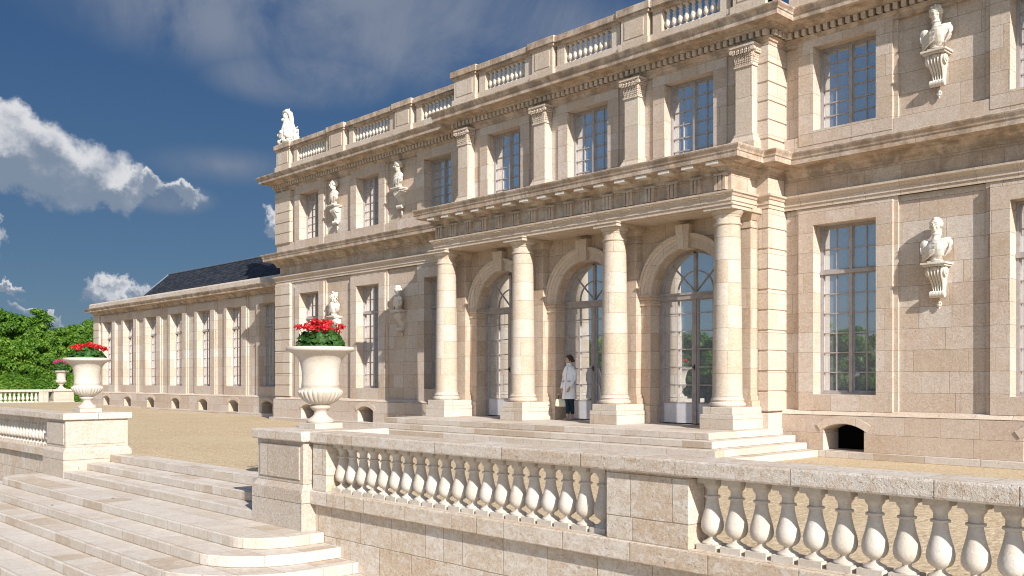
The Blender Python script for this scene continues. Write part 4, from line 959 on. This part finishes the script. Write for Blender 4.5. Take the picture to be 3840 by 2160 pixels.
    for sx in (-1,1):
        hx=sx*.085; fx=.045 if sx<0 else -.02; fy=-.05 if sx<0 else .09
        x=hx*.7+fx
        s.tube([Q(x,fy+.045,.055),Q(x,fy,.045),Q(x*1.05+fx*.2,fy-.06,.028),Q(x+fx*.6,fy-.12,.02),Q(x+fx*.9,fy-.165,.012)],[.034,.038,.04,.036,.012],10,.75)
        s.taper((Q(x,0,0).x-.014,Q(x,0,0).x+.014,Q(x,fy+.03,0).y,Q(x,fy+.06,0).y,Z0),(Q(x,0,0).x-.026,Q(x,0,0).x+.026,Q(x,fy+.01,0).y,Q(x,fy+.075,0).y,Z0+.05))
    s.build('shoes',M_SHOE,root,smooth=True)
    # handbag
    hb=Vector(ra[-1])+Vector((0,-.02,-.10)); bx,by,bz=hb
    bag=thing('handbag','cream leather handbag hanging from the right hand of the woman','handbag',(bx,by,bz-.36))
    g=MB(); a=R(28); dx,dy=math.cos(a),math.sin(a); rows=[]
    for z,w,th in ((0,.15,.055),(.02,.165,.068),(.10,.165,.062),(.17,.15,.045),(.20,.135,.028)):
        r=[]
        for j in range(20):
            an=2*PI*j/20; cx_=math.copysign(abs(math.cos(an))**.45,math.cos(an))*w; cy_=math.copysign(abs(math.sin(an))**.6,math.sin(an))*th
            r.append((bx+cx_*dx-cy_*dy,by+cx_*dy+cy_*dx,bz-.345+z))
        rows.append(r)
    g.grid(rows); g.build('bag_body',M_BAG,bag,auto=True)
    g=MB()
    for o in (-.02,.02):
        pts=[]
        for j in range(11):
            an=PI*j/10; u=-.085*math.cos(an); pts.append((bx+u*dx-o*dy,by+u*dy+o*dx,bz-.155+.17*math.sin(an)))
        g.tube(pts,.007,8)
    g.build('handle',M_BAGH,bag,smooth=True)
woman()
# ------------------------------------------------------------------ trees
def tree_meshes(seed,h,rad,nleaf,lsz):
    rnd=random.Random(seed); tr=MB(); tips=[]
    H=h*.42; pts=[(0,0,-.1)]; x=y=0
    for i in range(1,6): x+=rnd.uniform(-.12,.12); y+=rnd.uniform(-.12,.12); pts.append((x,y,H*i/5))
    r0=.02*h+.08; tr.tube(pts,[r0*(1-.09*i) for i in range(6)],10)
    for i in range(13):
        a=2*PI*i/13+rnd.uniform(-.3,.3); zb=H*rnd.uniform(.35,1); L=rad*rnd.uniform(.6,.95); b=Vector((x*zb/H,y*zb/H,zb)); e=b+Vector((math.cos(a)*L,math.sin(a)*L,rnd.uniform(.15,.5)*h))
        mid=b.lerp(e,.5)+Vector((0,0,rnd.uniform(-.2,.3))); tr.tube([b,mid,e],[r0*.42,r0*.28,r0*.1],7); tips+=[e,mid]
        for k in range(3):
            f=b.lerp(e,rnd.uniform(.4,.9)); g=f+Vector((rnd.uniform(-1,1),rnd.uniform(-1,1),rnd.uniform(.2,1)))*rad*.35; tr.tube([f,g],[r0*.14,r0*.05],5)
    lf=MB(); ncl=110
    cl=[]
    while len(cl)<ncl:
        v=Vector((rnd.gauss(0,1),rnd.gauss(0,1),rnd.gauss(0,1))).normalized()*rnd.uniform(.45,1.0)**.6
        c=Vector((v.x*rad,v.y*rad,h*.55+v.z*h*.46)); 
        n_=mnoise.noise(Vector((c.x*.35+seed,c.y*.35,c.z*.35))); c.x*=1+.35*n_; c.y*=1+.35*n_; c.z+=n_*h*.10
        if c.z<.4: c.z=.4+rnd.random()*.5
        cl.append((c,rnd.uniform(.55,1.15)*rad*.26))
    for i in range(nleaf):
        c,r=cl[i%ncl]; d=Vector((rnd.gauss(0,1),rnd.gauss(0,1),rnd.gauss(.15,.75))).normalized(); p=c+Vector((d.x*r,d.y*r,d.z*r*.62))*(rnd.uniform(.35,1.0)**.5)*(1.35 if rnd.random()<.05 else 1)
        n=(d+Vector((rnd.uniform(-.6,.6),rnd.uniform(-.6,.6),rnd.uniform(-.1,.9)))).normalized(); a=n.cross(Vector((rnd.uniform(-1,1),rnd.uniform(-1,1),.2))).normalized(); b=n.cross(a); s=lsz*rnd.uniform(.6,1.25)
        o=len(lf.v); lf.v+=[tuple(p+a*s),tuple(p+b*s*.55+n*s*.15),tuple(p-a*s),tuple(p-b*s*.55+n*s*.15)]; lf.f.append([o,o+1,o+2,o+3])
    return tr,lf
TP=[]
for i,(sd,h,rad) in enumerate(((31,7.6,3.3),(32,6.8,3.7),(33,8.3,3.2))):
    tr,lf=tree_meshes(sd,h,rad,15000,.17)
    r=thing('broadleaf_tree','','tree',(0,0,-500-i)); r.location=(0,0,0)
    tr.build('trunk',M_BARK,r); lf.build('crown',M_LEAF,r); TP.append(r)
used=[False]*3
def place_tree(k,x,y,z,s,rz,label,group):
    r=TP[k] if not used[k] else copy_tree(TP[k]); used[k]=True
    r.location=(x,y,z); r.scale=(s,s,s*random.uniform(.95,1.05)); r.rotation_euler=(0,0,rz); tag(r,label,'tree',group)
def onray(px,t):                                  # ground point seen in picture column px at depth t
    a=(px-1920)/3519.; return (FX+a*math.sin(A))*t,(FY+a*math.cos(A))*t
random.seed(4)
FAR=[(-60,82,1.02,'tall leafy tree at the left picture edge beyond the balustrade',2),(60,80,1.0,'tree whose crown stands highest behind the far balustrade',2),(150,84,.93,'leafy tree behind the small urn, dipping crown',0),(225,81,.98,'bushy tree just left of the large left urn',1),(300,85,1.02,'tree half hidden by the end of the wing',0),(370,92,1.0,'tree peeping over the wing corner, farthest right of the grove',2),(20,74,.78,'lower bushy tree in the front of the grove at left',1),(120,74,.72,'low rounded tree right behind the distant balustrade',0),(215,76,.74,'low tree directly behind the distant urn',2),(-20,95,1.1,'rearmost tree of the grove seen through gaps',1),(110,98,1.1,'rear tree rising between two nearer crowns',0),(290,74,.66,'low tree by the gap between balustrade and wing',1)]
for i,(px,t,s,lab,k) in enumerate(FAR):
    x,y=onray(px,t); place_tree(k,x,y,-.03,s*.93,random.uniform(0,6),lab,'trees of the grove beyond the court')
PARK=[(-100,-44),(-92,-49),(-84,-43),(-76,-48),(-69,-44),(-62,-49),(-55,-44),(-48,-48),(-41,-43),(-34,-48),(-27,-44),(-20,-48),(-13,-44),(-6,-49),(1,-44),(8,-48)]
for i,(x,y) in enumerate(PARK):
    place_tree(i%3,x+random.uniform(-1.5,1.5),y,-1.66,random.uniform(.95,1.25),random.uniform(0,6),'park tree mirrored in the tall windows and doors','park trees reflected in the glass')
# hedge at the foot of the grove
def shrub_mesh(seed,w,d,h,n,s):
    rnd=random.Random(seed); lf=MB()
    for i in range(n):
        a=rnd.uniform(0,2*PI); zz=rnd.random(); rr=(1-.35*zz**3)*(rnd.uniform(.6,1)**.5)
        p=Vector((w*rr*math.cos(a),d*rr*math.sin(a),h*zz*(1+.12*math.sin(a*3+seed)))); nn=Vector((math.cos(a),math.sin(a),zz)).normalized()+Vector((rnd.uniform(-.7,.7),rnd.uniform(-.7,.7),rnd.uniform(-.3,.7))); nn.normalize()
        A_=nn.cross(Vector((.3,rnd.uniform(-1,1),.8))).normalized(); B_=nn.cross(A_); q=s*rnd.uniform(.6,1.2); o=len(lf.v)
        lf.v+=[tuple(p+A_*q),tuple(p+B_*q*.55),tuple(p-A_*q),tuple(p-B_*q*.55)]; lf.f.append([o,o+1,o+2,o+3])
    return lf
sm_=None
for i,(px,t) in enumerate([(-60,68.5),(5,68),(70,68.5),(135,69),(195,69.5),(255,70),(300,67),(330,72)]):
    x,y=onray(px,t)
    if sm_ is None:
        sm_=thing('shrub','','shrub',(x,y,-.03)); m=shrub_mesh(5,1.3,1.3,2.1,6500,.10); m.v=[(a+x,b+y,c-.03) for a,b,c in m.v]; m.build('foliage',M_LEAF,sm_)
        q=MB(); q.tube([(x,y,-.1),(x+.1,y,.8)],[.09,.05],7); q.build('stem',M_BARK,sm_); r=sm_
    else: r=copy_tree(sm_); r.location=(x,y,-.03)
    r.rotation_euler=(0,0,i*1.3); r.scale=(1,1,random.uniform(.85,1.1)); tag(r,['leafy shrub behind the distant balustrade at the left picture edge','shrub behind the distant balustrade, second from the left edge','shrub showing between the far balusters','shrub behind the plain pier of the far balustrade','shrub behind the distant urn pedestal','shrub beside the right end of the distant pedestal','low shrub in the gap between the far pedestal and the wing','shrub close to the wing corner'][i],'shrub','shrubs along the far balustrade')
# a few dry leaves
for i,(x,y,z,lab) in enumerate([(-17.9,5.6,-.595,'dry leaf on a lower step of the garden stairs'),(-16.9,6.3,-.445,'dry leaf on the landing of the garden stairs'),(-15.0,9.5,.005,'dry leaf on the gravel beside the near pedestal'),(-19.6,16.5,.005,'tiny dry leaf on the gravel near the building')]):
    m=MB(); a=i*1.3; m.face([(x+.035*math.cos(a),y+.035*math.sin(a),z+.004),(x+.018*math.cos(a+1.5),y+.018*math.sin(a+1.5),z+.012),(x-.035*math.cos(a),y-.035*math.sin(a),z+.006),(x+.018*math.cos(a-1.5),y+.018*math.sin(a-1.5),z+.003)])
    tag(m.build('fallen_leaf',M_DIRT,loc=(x,y,z)),lab,'leaf')
